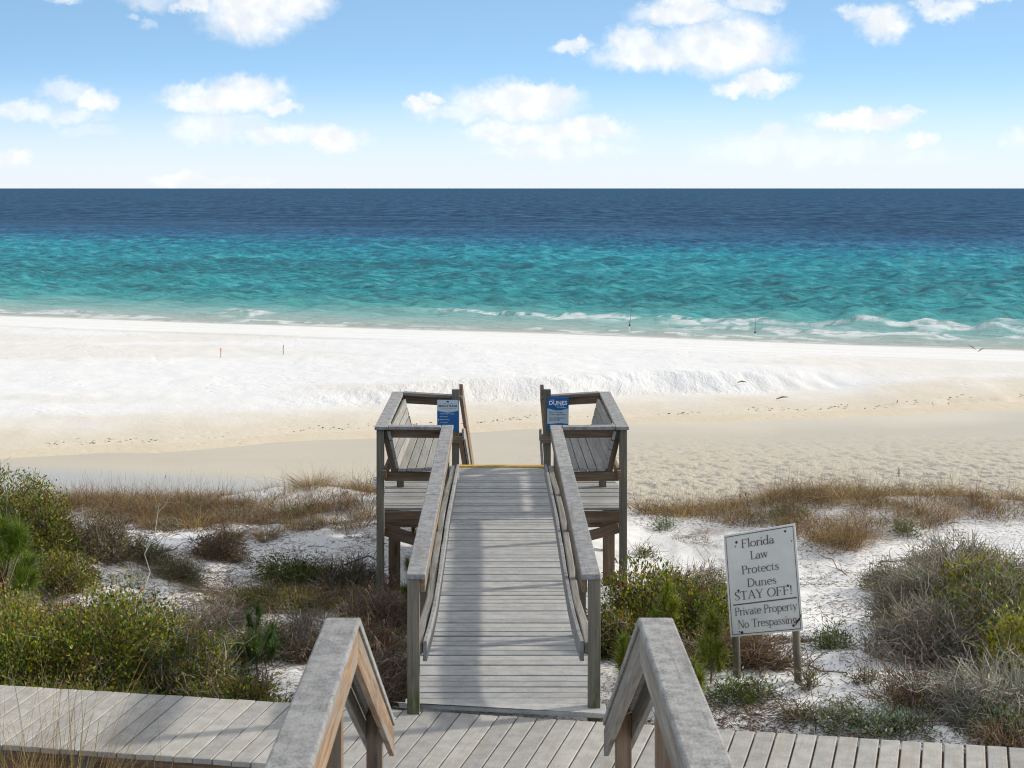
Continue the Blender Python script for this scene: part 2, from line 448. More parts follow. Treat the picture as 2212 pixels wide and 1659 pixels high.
tan = np.maximum(tan, .28 * sstep(.50, .72, fbm(X * .07, Y * .22, 63)) * (B > 4) * (D < -18))
tan = np.maximum(tan, .5 * sstep(24, 27, Y) * (Y < 34))
litter = sstep(24.5, 22.5, Y) * sstep(6, 9, Y) * sstep(.36, .60, fbm(X * .9, Y * .9, 67, 5) + .16 * np.exp(-((X - 4.6) / 1.6) ** 2 - ((Y - 13.2) / 1.8) ** 2)
        + .20 * np.exp(-((X + 1.2) / 2.0) ** 2 - ((Y - 14) / 3.5) ** 2) + .16 * np.exp(-((X + 4) / 2.5) ** 2 - ((Y - 15.5) / 3) ** 2) - .20 * np.exp(-((X - 2.8) / .9) ** 2 - ((Y - 15) / 4) ** 2))
scp = sstep(2.8, 4.0, B) * sstep(7.5, 5.5, B) * sstep(-10, -2, X) * sstep(13, 7, X)
wet = sstep(-2.6, -.3, D)
trk = np.zeros_like(X)
for q, wd in ((-4.0, .2), (-5.2, .22), (-6.9, .2), (-9.6, .26), (-11.4, .24), (-12.6, .2), (-16.5, .3), (-21, .3)):
    trk = np.maximum(trk, np.exp(-((D - q - .6 * (fbm(X * .06, 0 * Y, 77, 2) - .5)) / wd) ** 2) * (B > 6) * sstep(.35, .55, fbm(X * .12, Y * .03, 78)))
m, t = new_mat('sand')
pos = t.n('ShaderNodeNewGeometry')
c = t.mix(t.noise(pos, .8, 5, .6), (.655, .65, .645), (.735, .732, .728))
c = t.mix(t.m('MULTIPLY', t.smooth(t.noise(pos, 26, 3, .65), .5, .75), .35), c, (.56, .535, .50))
spk = t.m('MULTIPLY', t.smooth(t.noise(t.vm('MULTIPLY', pos, (5, 3.5, 1)), 1, 5, .75), .62, .72), t.smooth(t.noise(pos, .35, 3, .6), .42, .60))
c = t.mix(t.m('MULTIPLY', spk, .26), c, (.36, .335, .30))
c = t.mix(t.attr('tan', 2), c, t.mix(t.noise(pos, .9, 4, .6), (.54, .465, .35), (.60, .53, .42)))
ln = t.m('MULTIPLY', t.attr('litter', 2), t.smooth(t.noise(t.vm('MULTIPLY', pos, (22, 30, 10)), 1, 4, .7), .50, .60))
c = t.mix(t.m('MULTIPLY', ln, .85), c, t.mix(t.noise(pos, 40, 2), (.085, .05, .032), (.22, .15, .10)))
c = t.mix(t.m('MULTIPLY', t.attr('track', 2), .45), c, (.46, .45, .43))  # tyre tracks darkened: groove shade painted into the colour, partly damp sand
c = t.mix(t.m('MULTIPLY', t.attr('wet', 2), .75), c, (.40, .37, .31))
vor = t.n('ShaderNodeTexVoronoi', i_Vector=t.vm('MULTIPLY', pos, (2.4, 2.4, 0)), i_Scale=1.0, feature='SMOOTH_F1', i_Smoothness=.6)
fmask = t.smooth(t.noise(pos, .18, 3, .5), .42, .62)
hgt = t.m('ADD', t.m('MULTIPLY', t.noise(pos, 3.2, 5, .62), .6), t.m('MULTIPLY', t.m('MULTIPLY', t.smooth(vor, .0, .35), fmask), .55))
bmp = t.n('ShaderNodeBump', i_Strength=.6, i_Distance=.06, i_Height=hgt)
rill = t.noise(t.vm('ADD', t.vm('MULTIPLY', pos, (3.0, .55, 0)), t.vm('MULTIPLY', t.noise(pos, .7, 3, .6, out=1), (2.2, 0, 0))), 1.0, 5, .66)
bmp = t.n('ShaderNodeBump', i_Strength=t.m('MULTIPLY', t.attr('scarp', 2), .6), i_Distance=.16, i_Height=rill, i_Normal=bmp)
bmp = t.n('ShaderNodeBump', i_Strength=.4, i_Distance=.012, i_Height=t.noise(pos, 38, 3, .7), i_Normal=bmp)
finish(t, t.n('ShaderNodeBsdfPrincipled', i_Base__Color=c, i_Roughness=.95, i_Normal=bmp, i_Specular__IOR__Level=.1))
me = mesh_np('ground', np.stack([X, Y, Z], -1).reshape(-1, 3), grid_faces(*X.shape), m,
             {'tan': ('FLOAT', tan), 'litter': ('FLOAT', litter), 'wet': ('FLOAT', wet), 'track': ('FLOAT', trk), 'scarp': ('FLOAT', scp)}, True)
tag(link('sand_ground', me), kind='structure')

# ------------------------------------------------------------------ sea
yr = np.concatenate([1 / np.linspace(1 / 70., 1 / 2500., 520), np.geomspace(2700, 30000, 24)])
cs = np.linspace(-.52, .52, 520)
Y, S_ = np.meshgrid(yr, cs, indexing='ij')
X = S_ * Y
D = shore_d(X, Y)
dy_ = np.gradient(yr)[:, None]
Zs = np.zeros_like(X)
wr = np.random.default_rng(11)
for k in range(56):
    lam = 0.8 * 2 ** wr.uniform(0, 3.5)
    an = R(-90 + 20) + wr.normal(0, .55)
    kx, ky = math.cos(an) * 2 * math.pi / lam, math.sin(an) * 2 * math.pi / lam
    amp = .0125 * lam ** .85
    fade = sstep(1.6, 3.4, lam / np.maximum(dy_, .002 * Y))
    ph = kx * X + ky * Y + wr.uniform(0, 6.28)
    ph = ph + 1.3 * (vnoise(X * .11 / lam ** .3, Y * .11 / lam ** .3, k) - .5) * 6
    s_ = np.sin(ph); Zs += amp * fade * (s_ + .28 * np.cos(2 * ph) )
calm = sstep(-1, 26, D) * .9 + .1
Zs = Zs * calm
foam = np.zeros_like(X)
nz = fbm(X * 1.6, Y * 2.0, 91, 5); nz2 = fbm(X * .13, Y * .02, 92, 3)
def breaker(dc, hgt, wid, x0, x1, soft, amt, seed):
    global Zs, foam
    wob = 1.5 * (fbm(X * .09, 0 * Y, seed, 3) - .5)
    q = D - dc - wob
    on = sstep(x0 - soft, x0 + soft, X) * sstep(x1 + soft, x1 - soft, X) * sstep(.34, .52, fbm(X * .16, 0 * Y, seed + 3, 3) + amt)
    crest = .55 + .9 * fbm(X * .45, D * .2, seed + 7, 4)
    hgt = hgt * crest
    Zs = Zs + hgt * np.exp(-(np.where(q > 0, q / (wid * 1.8), q / (wid * .6))) ** 2) * (on * .7 + .3)
    foam = np.maximum(foam, on * np.exp(-((q + wid * .35) / (wid * (.30 + .35 * crest))) ** 4) * sstep(.42, .52, nz + .04))
    foam = np.maximum(foam, .8 * on * sstep(-5.0, -.3, q) * sstep(.2, -.6, q) * sstep(.50, .60, fbm(X * .7, Y * .5, seed + 9, 5)))
breaker(13.5, .19, .48, -4, 34, 3, .12, 201)
breaker(7.2, .10, .34, 10, 60, 4, .06, 205)
breaker(3.2, .07, .28, -60, 60, 4, .0, 209)
breaker(8.0, .22, .5, -17.5, -14.5, .8, .3, 211)
breaker(4.0, .12, .4, -46, -26, 3, .12, 215)
breaker(18.5, .20, .6, 20, 50, 5, -.06, 219)
edge_f = np.exp(-((D - .4) / .45) ** 2) * sstep(.40, .58, nz + .05)
foam = np.clip(np.maximum(foam, .6 * edge_f), 0, 1)
m, t = new_mat('sea')
pos = t.n('ShaderNodeNewGeometry')
dist = t.attr('dist', 2)
wob = t.m('MULTIPLY', t.m('SUBTRACT', t.noise(t.vm('MULTIPLY', pos, (.012, .035, 0)), 1, 4, .6), .5), 46)
wob2 = t.m('MULTIPLY', t.m('SUBTRACT', t.noise(t.vm('MULTIPLY', pos, (.07, .22, 0)), 1, 4, .65), .5), .55)
dd = t.m('ADD', dist, t.m('MULTIPLY', wob, t.smooth(dist, 20, 120)))
dd = t.m('MULTIPLY', dd, t.m('ADD', 1.0, wob2))
f = t.m('POWER', t.m('DIVIDE', t.m('MAXIMUM', dd, 0.0), 500.0, clamp=True), .5)
q = lambda d: (d / 500) ** .5
c = t.ramp(f, [(0, (.48, .48, .42)), (q(3.5), (.40, .47, .42)), (q(10), (.25, .45, .42)), (q(18), (.075, .37, .36)), (q(30), (.010, .25, .27)), (q(48), (.004, .215, .245)),
               (q(80), (.003, .23, .285)), (q(112), (.004, .235, .31)), (q(138), (.008, .165, .27)), (q(172), (.016, .105, .215)),
               (q(240), (.026, .080, .160)), (q(420), (.028, .076, .150)), (1, (.030, .080, .152))])
# dark wave faces and pale sky glints painted into the colour: three sizes of chop, each carried by the distances at which the eye still resolves it
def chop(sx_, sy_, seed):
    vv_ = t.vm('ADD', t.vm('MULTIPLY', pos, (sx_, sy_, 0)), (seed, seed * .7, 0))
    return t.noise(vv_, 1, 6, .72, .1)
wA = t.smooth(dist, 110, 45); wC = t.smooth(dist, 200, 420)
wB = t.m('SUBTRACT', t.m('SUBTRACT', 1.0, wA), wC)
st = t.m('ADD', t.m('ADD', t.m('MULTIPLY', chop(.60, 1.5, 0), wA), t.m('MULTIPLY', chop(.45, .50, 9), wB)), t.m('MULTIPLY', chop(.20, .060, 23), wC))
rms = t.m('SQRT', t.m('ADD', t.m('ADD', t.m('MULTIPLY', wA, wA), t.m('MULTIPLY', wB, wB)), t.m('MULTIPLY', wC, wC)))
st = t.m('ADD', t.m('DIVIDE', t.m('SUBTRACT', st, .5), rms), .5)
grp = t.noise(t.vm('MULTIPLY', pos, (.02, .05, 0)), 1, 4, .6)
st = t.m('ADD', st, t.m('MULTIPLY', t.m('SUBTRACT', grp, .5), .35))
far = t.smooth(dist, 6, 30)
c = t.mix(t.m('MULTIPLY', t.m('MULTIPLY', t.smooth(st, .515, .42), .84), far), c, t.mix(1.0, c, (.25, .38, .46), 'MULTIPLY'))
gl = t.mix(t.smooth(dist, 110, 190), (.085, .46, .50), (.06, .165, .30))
c = t.mix(t.m('MULTIPLY', t.m('MULTIPLY', t.smooth(st, .53, .62), .56), far), c, gl)  # sky glints on the wave slopes, mixed into the base colour
fm = t.m('MULTIPLY', t.attr('foam', 2), 1.0)
c = t.mix(fm, c, (.82, .84, .84))
b1 = t.noise(t.vm('MULTIPLY', pos, (1.5, 3.4, 1)), 1, 6, .70)
b2 = t.noise(t.vm('MULTIPLY', pos, (.20, .60, 1)), 1, 7, .70)
bmp = t.n('ShaderNodeBump', i_Strength=.8, i_Distance=.22, i_Height=b1)
bmp = t.n('ShaderNodeBump', i_Strength=.8, i_Distance=1.0, i_Height=b2, i_Normal=bmp)
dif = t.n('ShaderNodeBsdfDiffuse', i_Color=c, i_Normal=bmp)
glo = t.n('ShaderNodeBsdfGlossy', i_Color=(.75, .9, 1, 1), i_Roughness=.2, i_Normal=bmp)
fr = t.m('MINIMUM', t.n('ShaderNodeFresnel', i_IOR=1.33, i_Normal=bmp), t.lin(dist, 20, 300, .22, .05))   # a rough sea never reaches mirror reflectance
fr = t.m('MULTIPLY', fr, t.m('SUBTRACT', 1.0, fm))
finish(t, t.n('ShaderNodeMixShader', i_0=fr, i_1=dif, i_2=glo))
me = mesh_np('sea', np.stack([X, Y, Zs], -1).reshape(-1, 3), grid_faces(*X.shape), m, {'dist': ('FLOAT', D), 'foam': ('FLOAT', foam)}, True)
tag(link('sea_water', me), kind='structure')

# ------------------------------------------------------------------ lagoon behind the beach
xs = np.linspace(-34, 40, 300); ysl = np.linspace(27, 64, 260)
Y, X = np.meshgrid(ysl, xs, indexing='ij')
near = sstep(47, 37, Y - .12 * X) * sstep(-.5, 3.5, X)
deep = sstep(41.2, 39.3, Y + .28 * (X + 9) + .6 * (fbm(X * .3, Y * .3, 71) - .5)) * sstep(1, -4, X)
Zl = LAG + near * .006 * np.sin(X * 7 + 3 * np.sin(Y * 2.1)) 
m, t = new_mat('lagoon')
pos = t.n('ShaderNodeNewGeometry')
c = t.mix(t.noise(t.vm('MULTIPLY', pos, (.25, .6, 0)), 1, 4, .6), (.475, .40, .285), (.54, .465, .335))
c = t.mix(t.m('MULTIPLY', t.attr('shoal', 2), .7), c, (.66, .575, .43))
c = t.mix(t.attr('deep', 2), c, (.40, .385, .345))
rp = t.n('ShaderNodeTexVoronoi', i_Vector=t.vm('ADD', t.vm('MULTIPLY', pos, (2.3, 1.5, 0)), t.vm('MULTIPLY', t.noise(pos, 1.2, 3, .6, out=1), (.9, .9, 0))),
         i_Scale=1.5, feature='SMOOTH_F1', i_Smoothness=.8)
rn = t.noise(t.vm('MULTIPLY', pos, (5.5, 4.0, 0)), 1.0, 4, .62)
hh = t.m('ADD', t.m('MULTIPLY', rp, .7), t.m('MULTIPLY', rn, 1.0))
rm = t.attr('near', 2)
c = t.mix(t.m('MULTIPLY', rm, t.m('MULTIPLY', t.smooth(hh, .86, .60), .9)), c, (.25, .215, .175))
bmp = t.n('ShaderNodeBump', i_Strength=t.m('MULTIPLY', rm, .9), i_Distance=.12, i_Height=hh)
bmp = t.n('ShaderNodeBump', i_Strength=.12, i_Distance=.02, i_Height=t.noise(t.vm('MULTIPLY', pos, (1.5, 5, 0)), 1, 3, .6), i_Normal=bmp)
finish(t, t.n('ShaderNodeBsdfPrincipled', i_Base__Color=c, i_Roughness=.25, i_IOR=1.33, i_Specular__IOR__Level=.10, i_Normal=bmp))
me = mesh_np('lagoon', np.stack([X, Y, Zl], -1).reshape(-1, 3), grid_faces(*X.shape), m, {'near': ('FLOAT', near), 'deep': ('FLOAT', deep), 'shoal': ('FLOAT', sstep(-4.5, -.8, bank_t(X, Y) + 3.5 * (fbm(X * .22, Y * .3, 73, 3) - .5)) * sstep(1, 6, X))}, True)
tag(link('lagoon_water', me), kind='structure')
# ------------------------------------------------------------------ beach walkover: ramp, bench platform, stairs (one nailed-together structure)
XC, DK = .03, 4.45                                                     # centre line and deck level
walk = thing('beach_walkover', 'long grey wooden walkover with railings and two benches leading to the beach', 'walkover', (XC, 15, DK))
mb = MB()
y = 11.16; i = 0
while y < 20.62:
    g = random.uniform(.012, .017)
    wob = random.uniform(-.006, .006); dz_ = random.uniform(-.003, .003)
    x0, x1 = -.67 + random.uniform(-.012, .012), .67 + random.uniform(-.012, .012)
    if 17.98 < y < 20.6: x0, x1 = -1.385 + random.uniform(-.01, .01), 1.385 + random.uniform(-.01, .01)
    mb.board([(XC + x0, y + wob), (XC + x1, y - wob), (XC + x1, y + .129 - g - wob), (XC + x0, y + .129 - g + wob)], DK - .032, [DK + dz_ + random.uniform(-.002, .002) for _ in range(4)], (1, 0))
    y += .129
# tapered closing board where the ramp meets the cross boardwalk
mb.board([(XC - .72, 11.17), (XC + .70, 10.925), (XC + .70, 11.148), (XC - .66, 11.15)][:4], DK - .03, DK + .004, (1, 0))
mb.build('deck', M['deck'], walk, .004)
def part(name, mat, parent, *a, **k):
    m_ = MB(); m_.beam(*a, **k); return m_.build(name, mat, parent)
for s in (-1, 1):
    part('joist', M['brown'], walk, (XC + s * .63, 11.2, DK - .13), (XC + s * .63, 20.6, DK - .13), .038, .18)
    part('joist', M['brown'], walk, (XC + s * 1.33, 18.0, DK - .13), (XC + s * 1.33, 20.6, DK - .13), .038, .18)
part('platform_beam', M['brown'], walk, (XC - 1.36, 17.99, DK - .125), (XC + 1.36, 17.99, DK - .125), .04, .18)
part('platform_beam', M['brown'], walk, (XC - 1.36, 20.56, DK - .125), (XC + 1.36, 20.56, DK - .125), .04, .18)
for q in np.arange(12.6, 20.5, 1.75): part('cross_joist', M['brown'], walk, (XC - .61, q, DK - .13), (XC + .61, q, DK - .13), .04, .16)
mb = MB()
mb.board([(XC - .535, 20.60), (XC + .535, 20.585), (XC + .535, 20.71), (XC - .535, 20.725)], DK - .03, DK + .012, (1, 0))
mb.build('yellow_nosing', M['yellow'], walk, .003)
RH = .92
def hz(x, y_): return float(H(np.array([x]), np.array([y_]))[0])
for s in (-1, 1):
    for q in (11.08, 12.82, 14.55, 16.25, 17.86):
        mb = MB(); mb.post(XC + s * .616, q, hz(XC + s * .6, q) - .3, DK + RH - .04, .083, lean=(random.uniform(-.006, .006), random.uniform(-.01, .01)))
        mb.build('post', M['post'], walk)
    # flat cap in two lengths, butted, and the rail board under its inner edge
    ys = (11.03, 15.3 if s > 0 else 13.9, 17.98)
    for a, b in zip(ys[:-1], ys[1:]):
        mb = MB(); mb.beam((XC + s * .597, a, DK + RH - .019), (XC + s * .600, b - .004, DK + RH - .019 + random.uniform(-.006, .006)), .130, .038)
        mb.build('rail_cap', M['cap'], walk, .006)
    mb = MB(); mb.beam((XC + s * .553, 11.06, DK + RH - .086), (XC + s * .556, 17.9, DK + RH - .086), .036, .088)
    mb.build('rail_board', M['raw'] if s < 0 else M['brown'], walk)
    # low warped handrail: silvered beam behind a grey board
    P_ = [(11.10, .532, .375), (11.35, .518, .39), (11.7, .506, .40), (12.2, .498, .405), (13.1, .497, .405), (14.2, .499, .41), (15.4, .502, .41), (16.6, .492, .415), (17.3, .486, .42), (17.92, .478, .425)]
    mb = MB(); mb.sweep([(XC + s * (x + .006), q, DK + h) for (q, x, h) in P_], .028, .138)
    mb.build('handrail', M['cap'], walk, .004)
    mb = MB(); mb.sweep([(XC + s * (x + .058 + .007 * math.sin(q * 5)), q + .01, DK + h + .018 + .006 * math.sin(q * 9)) for (q, x, h) in P_], .058, .085)
    mb.build('handrail_beam', M['grey'], walk, .01)
    # ---- bench platform rails
    for q, z0 in ((17.83, None), (20.66, None)):
        mb = MB(); mb.post(XC + s * 1.335, q, hz(XC + s * 1.335, q) - .3, DK + RH - .03, .082)
        mb.build('post', M['post'], walk)
    mb = MB(); mb.post(XC + s * 1.24, 18.75, hz(XC + s * 1.24, 18.75) - .3, DK - .04, .13)
    mb.build('pile', M['brown'], walk)
    mb = MB(); mb.post(XC + s * .58, 20.52, hz(XC + s * .58, 20.5) - .3, DK + 1.0, .09)
    mb.build('post', M['post'], walk)
    mb = MB()
    mb.beam((XC + s * 1.322, 17.745, DK + RH - .004), (XC + s * 1.322, 20.76, DK + RH + .004), .145, .036)
    mb.build('rail_cap', M['cap'], walk, .006)
    mb = MB()
    mb.beam((XC + s * 1.247, 17.83, DK + RH - .002), (XC + s * .668, 17.83, DK + RH - .008), .15, .036)
    mb.build('rail_cap', M['cap'], walk, .006)
    mb = MB()
    mb.beam((XC + s * 1.247, 20.66, DK + RH + .012), (XC + s * .50, 20.62, DK + RH - .03), .15, .036)
    mb.build('rail_cap', M['grey'], walk, .006)
    part('cross_rail', M['brown'], walk, (XC + s * 1.29, 17.86, DK + RH - .074), (XC + s * .60, 17.86, DK + RH - .080), .042, .09)
    part('cross_rail', M['brown'], walk, (XC + s * 1.29, 20.70, DK + RH - .062), (XC + s * .56, 20.66, DK + RH - .096), .042, .11)
    part('cross_rail', M['brown'], walk, (XC + s * 1.29, 17.88, DK + .37), (XC + s * .60, 17.88, DK + .365), .042, .1)
    part('cross_rail', M['brown'], walk, (XC + s * .63, 20.45, DK + .37), (XC + s * .50, 20.45, DK + .37), .04, .085)
    if s < 0:
        mb = MB(); mb.beam((XC + s * 1.30, 17.93, DK - .23), (XC + s * .66, 18.02, DK - .46), .04, .13)
        mb.build('brace', M['brown'], walk)
    else:
        mb = MB(); mb.beam((XC + s * 1.30, 17.93, DK - .21), (XC + s * .66, 18.02, DK - .40), .04, .11)
        mb.build('brace', M['brown'], walk)
    part('seat_beam', M['brown'], walk, (XC + s * 1.285, 17.70, DK + .41), (XC + s * 1.285, 20.62, DK + .41), .04, .10)
    # ---- bench
    bench = bpy.data.objects.new('bench', None); COL.objects.link(bench); bench.parent = walk; bench.location = (s * 1.0, 4.1, .2)
    mb = MB()
    for k in range(4):
        cx = .80 + k * .098
        mb.beam((XC + s * (cx), 17.80, DK + .452 + random.uniform(-.003, .003)), (XC + s * (cx - .012), 20.42, DK + .455), .09, .034)
    mb.build('seat', M['bench'], bench, .005)
    mb = MB()
    for k in range(4):
        fx, fz = 1.155 + k * .026, .515 + k * .105
        mb.beam((XC + s * fx, 17.80, DK + fz), (XC + s * (fx - .02), 20.42, DK + fz + .01), .034, .098, up=(s * .24, 0, 1))
    mb.build('backrest', M['bench'], bench, .005)
    for q in (17.90, 19.1, 20.3):
        mb = MB(); mb.beam((XC + s * 1.165, q, DK + .36), (XC + s * 1.285, q, DK + .88), .085, .04, up=(0, 1, 0))
        mb.build('back_support', M['brown'], bench)
    for q in (19.25, 20.3):
        mb = MB(); mb.post(XC + s * 1.20, q, DK, DK + .43, .085)
        mb.build('leg', M['post'], bench)
    for q in (19.2, 20.3): part('seat_support', M['brown'], bench, (XC + s * .79, q, DK + .405), (XC + s * 1.16, q, DK + .405), .04, .06)
# stairs down to the sand, turned slightly to the right of the ramp's line
st_dir = Vector((.05, 1, 0)).normalized(); st_sd = Vector((st_dir.y, -st_dir.x, 0))
mb = MB()
for k in range(1, 13):
    c0 = Vector((XC, 20.74, 0)) + st_dir * (k * .285)
    zz = DK - k * .185
    for j in (0, 1):
        c1 = c0 + st_dir * (j * .142)
        cs_ = [c1 - st_sd * .58, c1 + st_sd * .58, c1 + st_sd * .58 + st_dir * .135, c1 - st_sd * .58 + st_dir * .135]
        mb.board([(q.x, q.y) for q in cs_], zz - .035, zz, (st_sd.x, st_sd.y))
mb.build('stair_treads', M['deck'], walk, .004)
mb = MB()
for s in (-1, 1):
    a = Vector((XC, 20.75, DK - .17)) + st_sd * (s * .60); b = a + st_dir * 3.5 + Vector((0, 0, -2.27))
    part('stair_stringer', M['brown'], walk, a, b, .045, .24)
for s in (-1, 1):
    a = Vector((XC, 20.60, DK + .955)) + st_sd * (s * .515); b = a + st_dir * 3.4 + Vector((0, 0, -2.1))
    if s > 0: b = b + st_sd * .06
    mb = MB(); mb.beam(a, b, .045, .17, plumb=True)
    mb.build('stair_rail', M['raw'], walk)
    mb = MB(); mb.post(XC + s * .62 + .17, 23.9, hz(XC + s * .6 + .17, 23.9) - .3, DK - 1.2, .09)
    mb.build('post', M['post'], walk)
    h0 = Vector((XC, 20.50, DK + .40)) + st_sd * (s * .49)
    mb = MB(); mb.sweep([h0 + Vector((0, -.02, .03)), h0 + st_dir * .25, h0 + st_dir * .7 + Vector((0, 0, -.26)), h0 + st_dir * 3.2 + Vector((0, 0, -1.85))], .028, .14)
    mb.build('handrail', M['cap'], walk, .004)
    h1 = h0 + st_sd * (s * .055)
    mb = MB(); mb.sweep([h1 + Vector((0, .0, .0)), h1 + st_dir * .25 + Vector((0, 0, -.03)), h1 + st_dir * .7 + Vector((0, 0, -.28)), h1 + st_dir * 3.2 + Vector((0, 0, -1.87))], .06, .09)
    mb.build('handrail_beam', M['raw'], walk, .01)

# ------------------------------------------------------------------ cross boardwalk
BK = 4.415
cross = thing('cross_boardwalk', 'low grey plank boardwalk crossing in front of the ramp', 'boardwalk', (0, 10.6, BK))
bx0, by0, bsl = -3.62, 11.70, -.190
edge = Vector((1, bsl, 0)).normalized()
mb = MB()
sx = -1.5; pts = []
def fdir(x):
    return float(np.interp(x, [-4, -2.6, -1.2, .3, 1.6, 3.5], [.16, .17, .215, .25, .275, .29]))
while True:
    a = Vector((bx0, by0, 0)) + edge * sx
    if a.x > 5.2: break
    wdt = .133
    gap = float(np.interp(a.x, [-4, 0, 1.5, 3], [.007, .008, .011, .014]))
    b = a + edge * (wdt - gap)
    dA, dB = fdir(a.x), fdir(a.x + wdt)
    w_ = 1.17
    fa = a - Vector((dA, 1, 0)).normalized() * (w_ + random.uniform(-.006, .006)); fb = b - Vector((dB, 1, 0)).normalized() * (w_ + random.uniform(-.006, .006))
    z = [BK + random.uniform(-.002, .002) for _ in range(4)]
    mb.board([(fa.x, fa.y), (fb.x, fb.y), (b.x, b.y), (a.x, a.y)], BK - .036, z, (dA, 1))
    sx += wdt
# narrow closing strip where the walk bends
mb.build('deck', M['walk'], cross, .006)
mb = MB()
for off in (.07, 1.06):
    a = Vector((bx0, by0, 0)) - edge * 1.4 - Vector((.2, 1, 0)).normalized() * off
    b = Vector((5.0, by0 + bsl * (5.0 - bx0), 0)) - Vector((.26, 1, 0)).normalized() * off
    part('joist', M['brown'], cross, (a.x, a.y, BK - .125), (b.x, b.y, BK - .125), .042, .17)
for q in (-3.0, -.2, 2.0, 3.9):
    for off in (.14, 1.10):
        px, py = q - .2 * off, by0 + bsl * (q - bx0) - off
        if off > 1: px, py = q + .33, by0 + bsl * (q + .3 - bx0) - 1.08
        mb = MB(); mb.post(px, py, hz(px, py) - .3, BK - .05, .14)
        mb.build('post', M['grey'], cross, .008)

# ------------------------------------------------------------------ entry staircase in front of the camera
ent = thing('entry_staircase', 'weathered wooden stairs with a pair of sloping handrails ending above the cross boardwalk', 'stairs', (0, 7, 5.2))
KY, KZ = 7.0, 8 - 1.855
EY, EZ = 9.36, 8 - 3.07
LZ = KZ - 1.0
mb = MB()
y = 1.0
while y < 6.95:
    mb.beam((-.80, y, LZ - .018), (.80, y, LZ - .018), .134, .036); y += .142
sl = (EZ - KZ) / (EY - KY)
for k in range(1, 6):
    mb.beam((-.66, KY + .05 + .29 * k - .13, LZ - .018 - .148 * k), (.66, KY + .05 + .29 * k - .13, LZ - .018 - .148 * k), .27, .036)
mb.build('treads', M['walk'], ent, .005)
mb = MB()
for s in (-1, 1):
    part('stringer', M['brown'], ent, (s * .60, 7.0, LZ - .19), (s * .60, 8.95, LZ - .19 - 1.03), .045, .22)
for s in (-1, 1):
    xr = s * .676
    rl = bpy.data.objects.new('railing', None); COL.objects.link(rl); rl.parent = ent; rl.location = (xr, 0, .5)
    mb = MB(); mb.beam((xr, 1.6, KZ - .019 + .03), (xr, KY, KZ - .019), .152, .038)
    mb.build('level_cap', M['cap'], rl, .010)
    mb = MB()
    mb.beam((xr, KY + .012, KZ - .022), (xr, EY, EZ - .019), .152, .036)
    mb.build('sloping_cap', M['cap'], rl, .006)
    for k, nm in ((-1, 'inner_board'), (1, 'outer_board')):
        xx = xr + s * k * .058
        mb = MB(); mb.beam((xx, 1.6, KZ - .076), (xx, KY - .06, KZ - .108), .03, .14)
        mb.beam((xx, KY - .055, KZ - .112), (xx, EY - .03, EZ - .125), .03, .138, plumb=True)
        mb.build(nm, M['raw'] if (k < 0 and s < 0) else M['grey'], rl)
    for q, zt in ((6.55, KZ - .05), (8.82, KZ + sl * (8.82 - KY) - .06)):
        mb = MB(); mb.post(xr, q, hz(xr, q) - .3 if q < 8 else LZ - 1.7, zt, .086)
        mb.build('post', M['brown'] if q > 8 else M['brown'], rl)

# ------------------------------------------------------------------ signs
def P(u, v, y): return Vector(((u - U0) * y / FPX, y, 8 - (v - V0) * y / FPX))
def bil(c, a, b, off=0.0):
    """a right, b down in 0..1 on the quad c = TL, TR, BR, BL; off = metres towards the viewer."""
    q = (c[0] * (1 - a) + c[1] * a) * (1 - b) + (c[3] * (1 - a) + c[2] * a) * b
    n = (c[1] - c[0]).cross(c[3] - c[0]).normalized()
    if n.y > 0: n = -n
    return q + n * off
def flat(name, polys, c, off, mat, parent):
    """flat polygons in sign coordinates; each a hair in front of the last so none share a plane."""
    V, F = [], []
    for k, pl in enumerate(polys):
        b = len(V)
        for (a, d) in pl: V.append(bil(c, a, d, off + .00003 * k))
        F.append(list(range(b, b + len(pl))))
    me = bpy.data.meshes.new(name); me.from_pydata(V, [], F); me.materials.append(mat); me.update()
    return link(name, me, parent)
def panel(name, c, th, mat, parent, rad=.0):
    pl = []
    W = (c[1] - c[0]).length; Hh = (c[3] - c[0]).length
    if rad:
        for (ca, cb, a0) in ((1 - rad / W, rad / Hh, -90), (1 - rad / W, 1 - rad / Hh, 0), (rad / W, 1 - rad / Hh, 90), (rad / W, rad / Hh, 180)):
            for k in range(5):
                an = R(a0 + 22.5 * k); pl.append((ca + math.cos(an) * rad / W, cb + math.sin(an) * rad / Hh))
    else: pl = [(0, 0), (1, 0), (1, 1), (0, 1)]
    n = len(pl)
    V = [bil(c, a, b, 0) for a, b in pl] + [bil(c, a, b, -th) for a, b in pl]
    F = [list(range(n)), list(range(2 * n - 1, n - 1, -1))] + [[k, n + k, n + (k + 1) % n, (k + 1) % n] for k in range(n)]
    me = bpy.data.meshes.new(name); me.from_pydata(V, [], F); me.materials.append(mat); me.update()
    return link(name, me, parent)
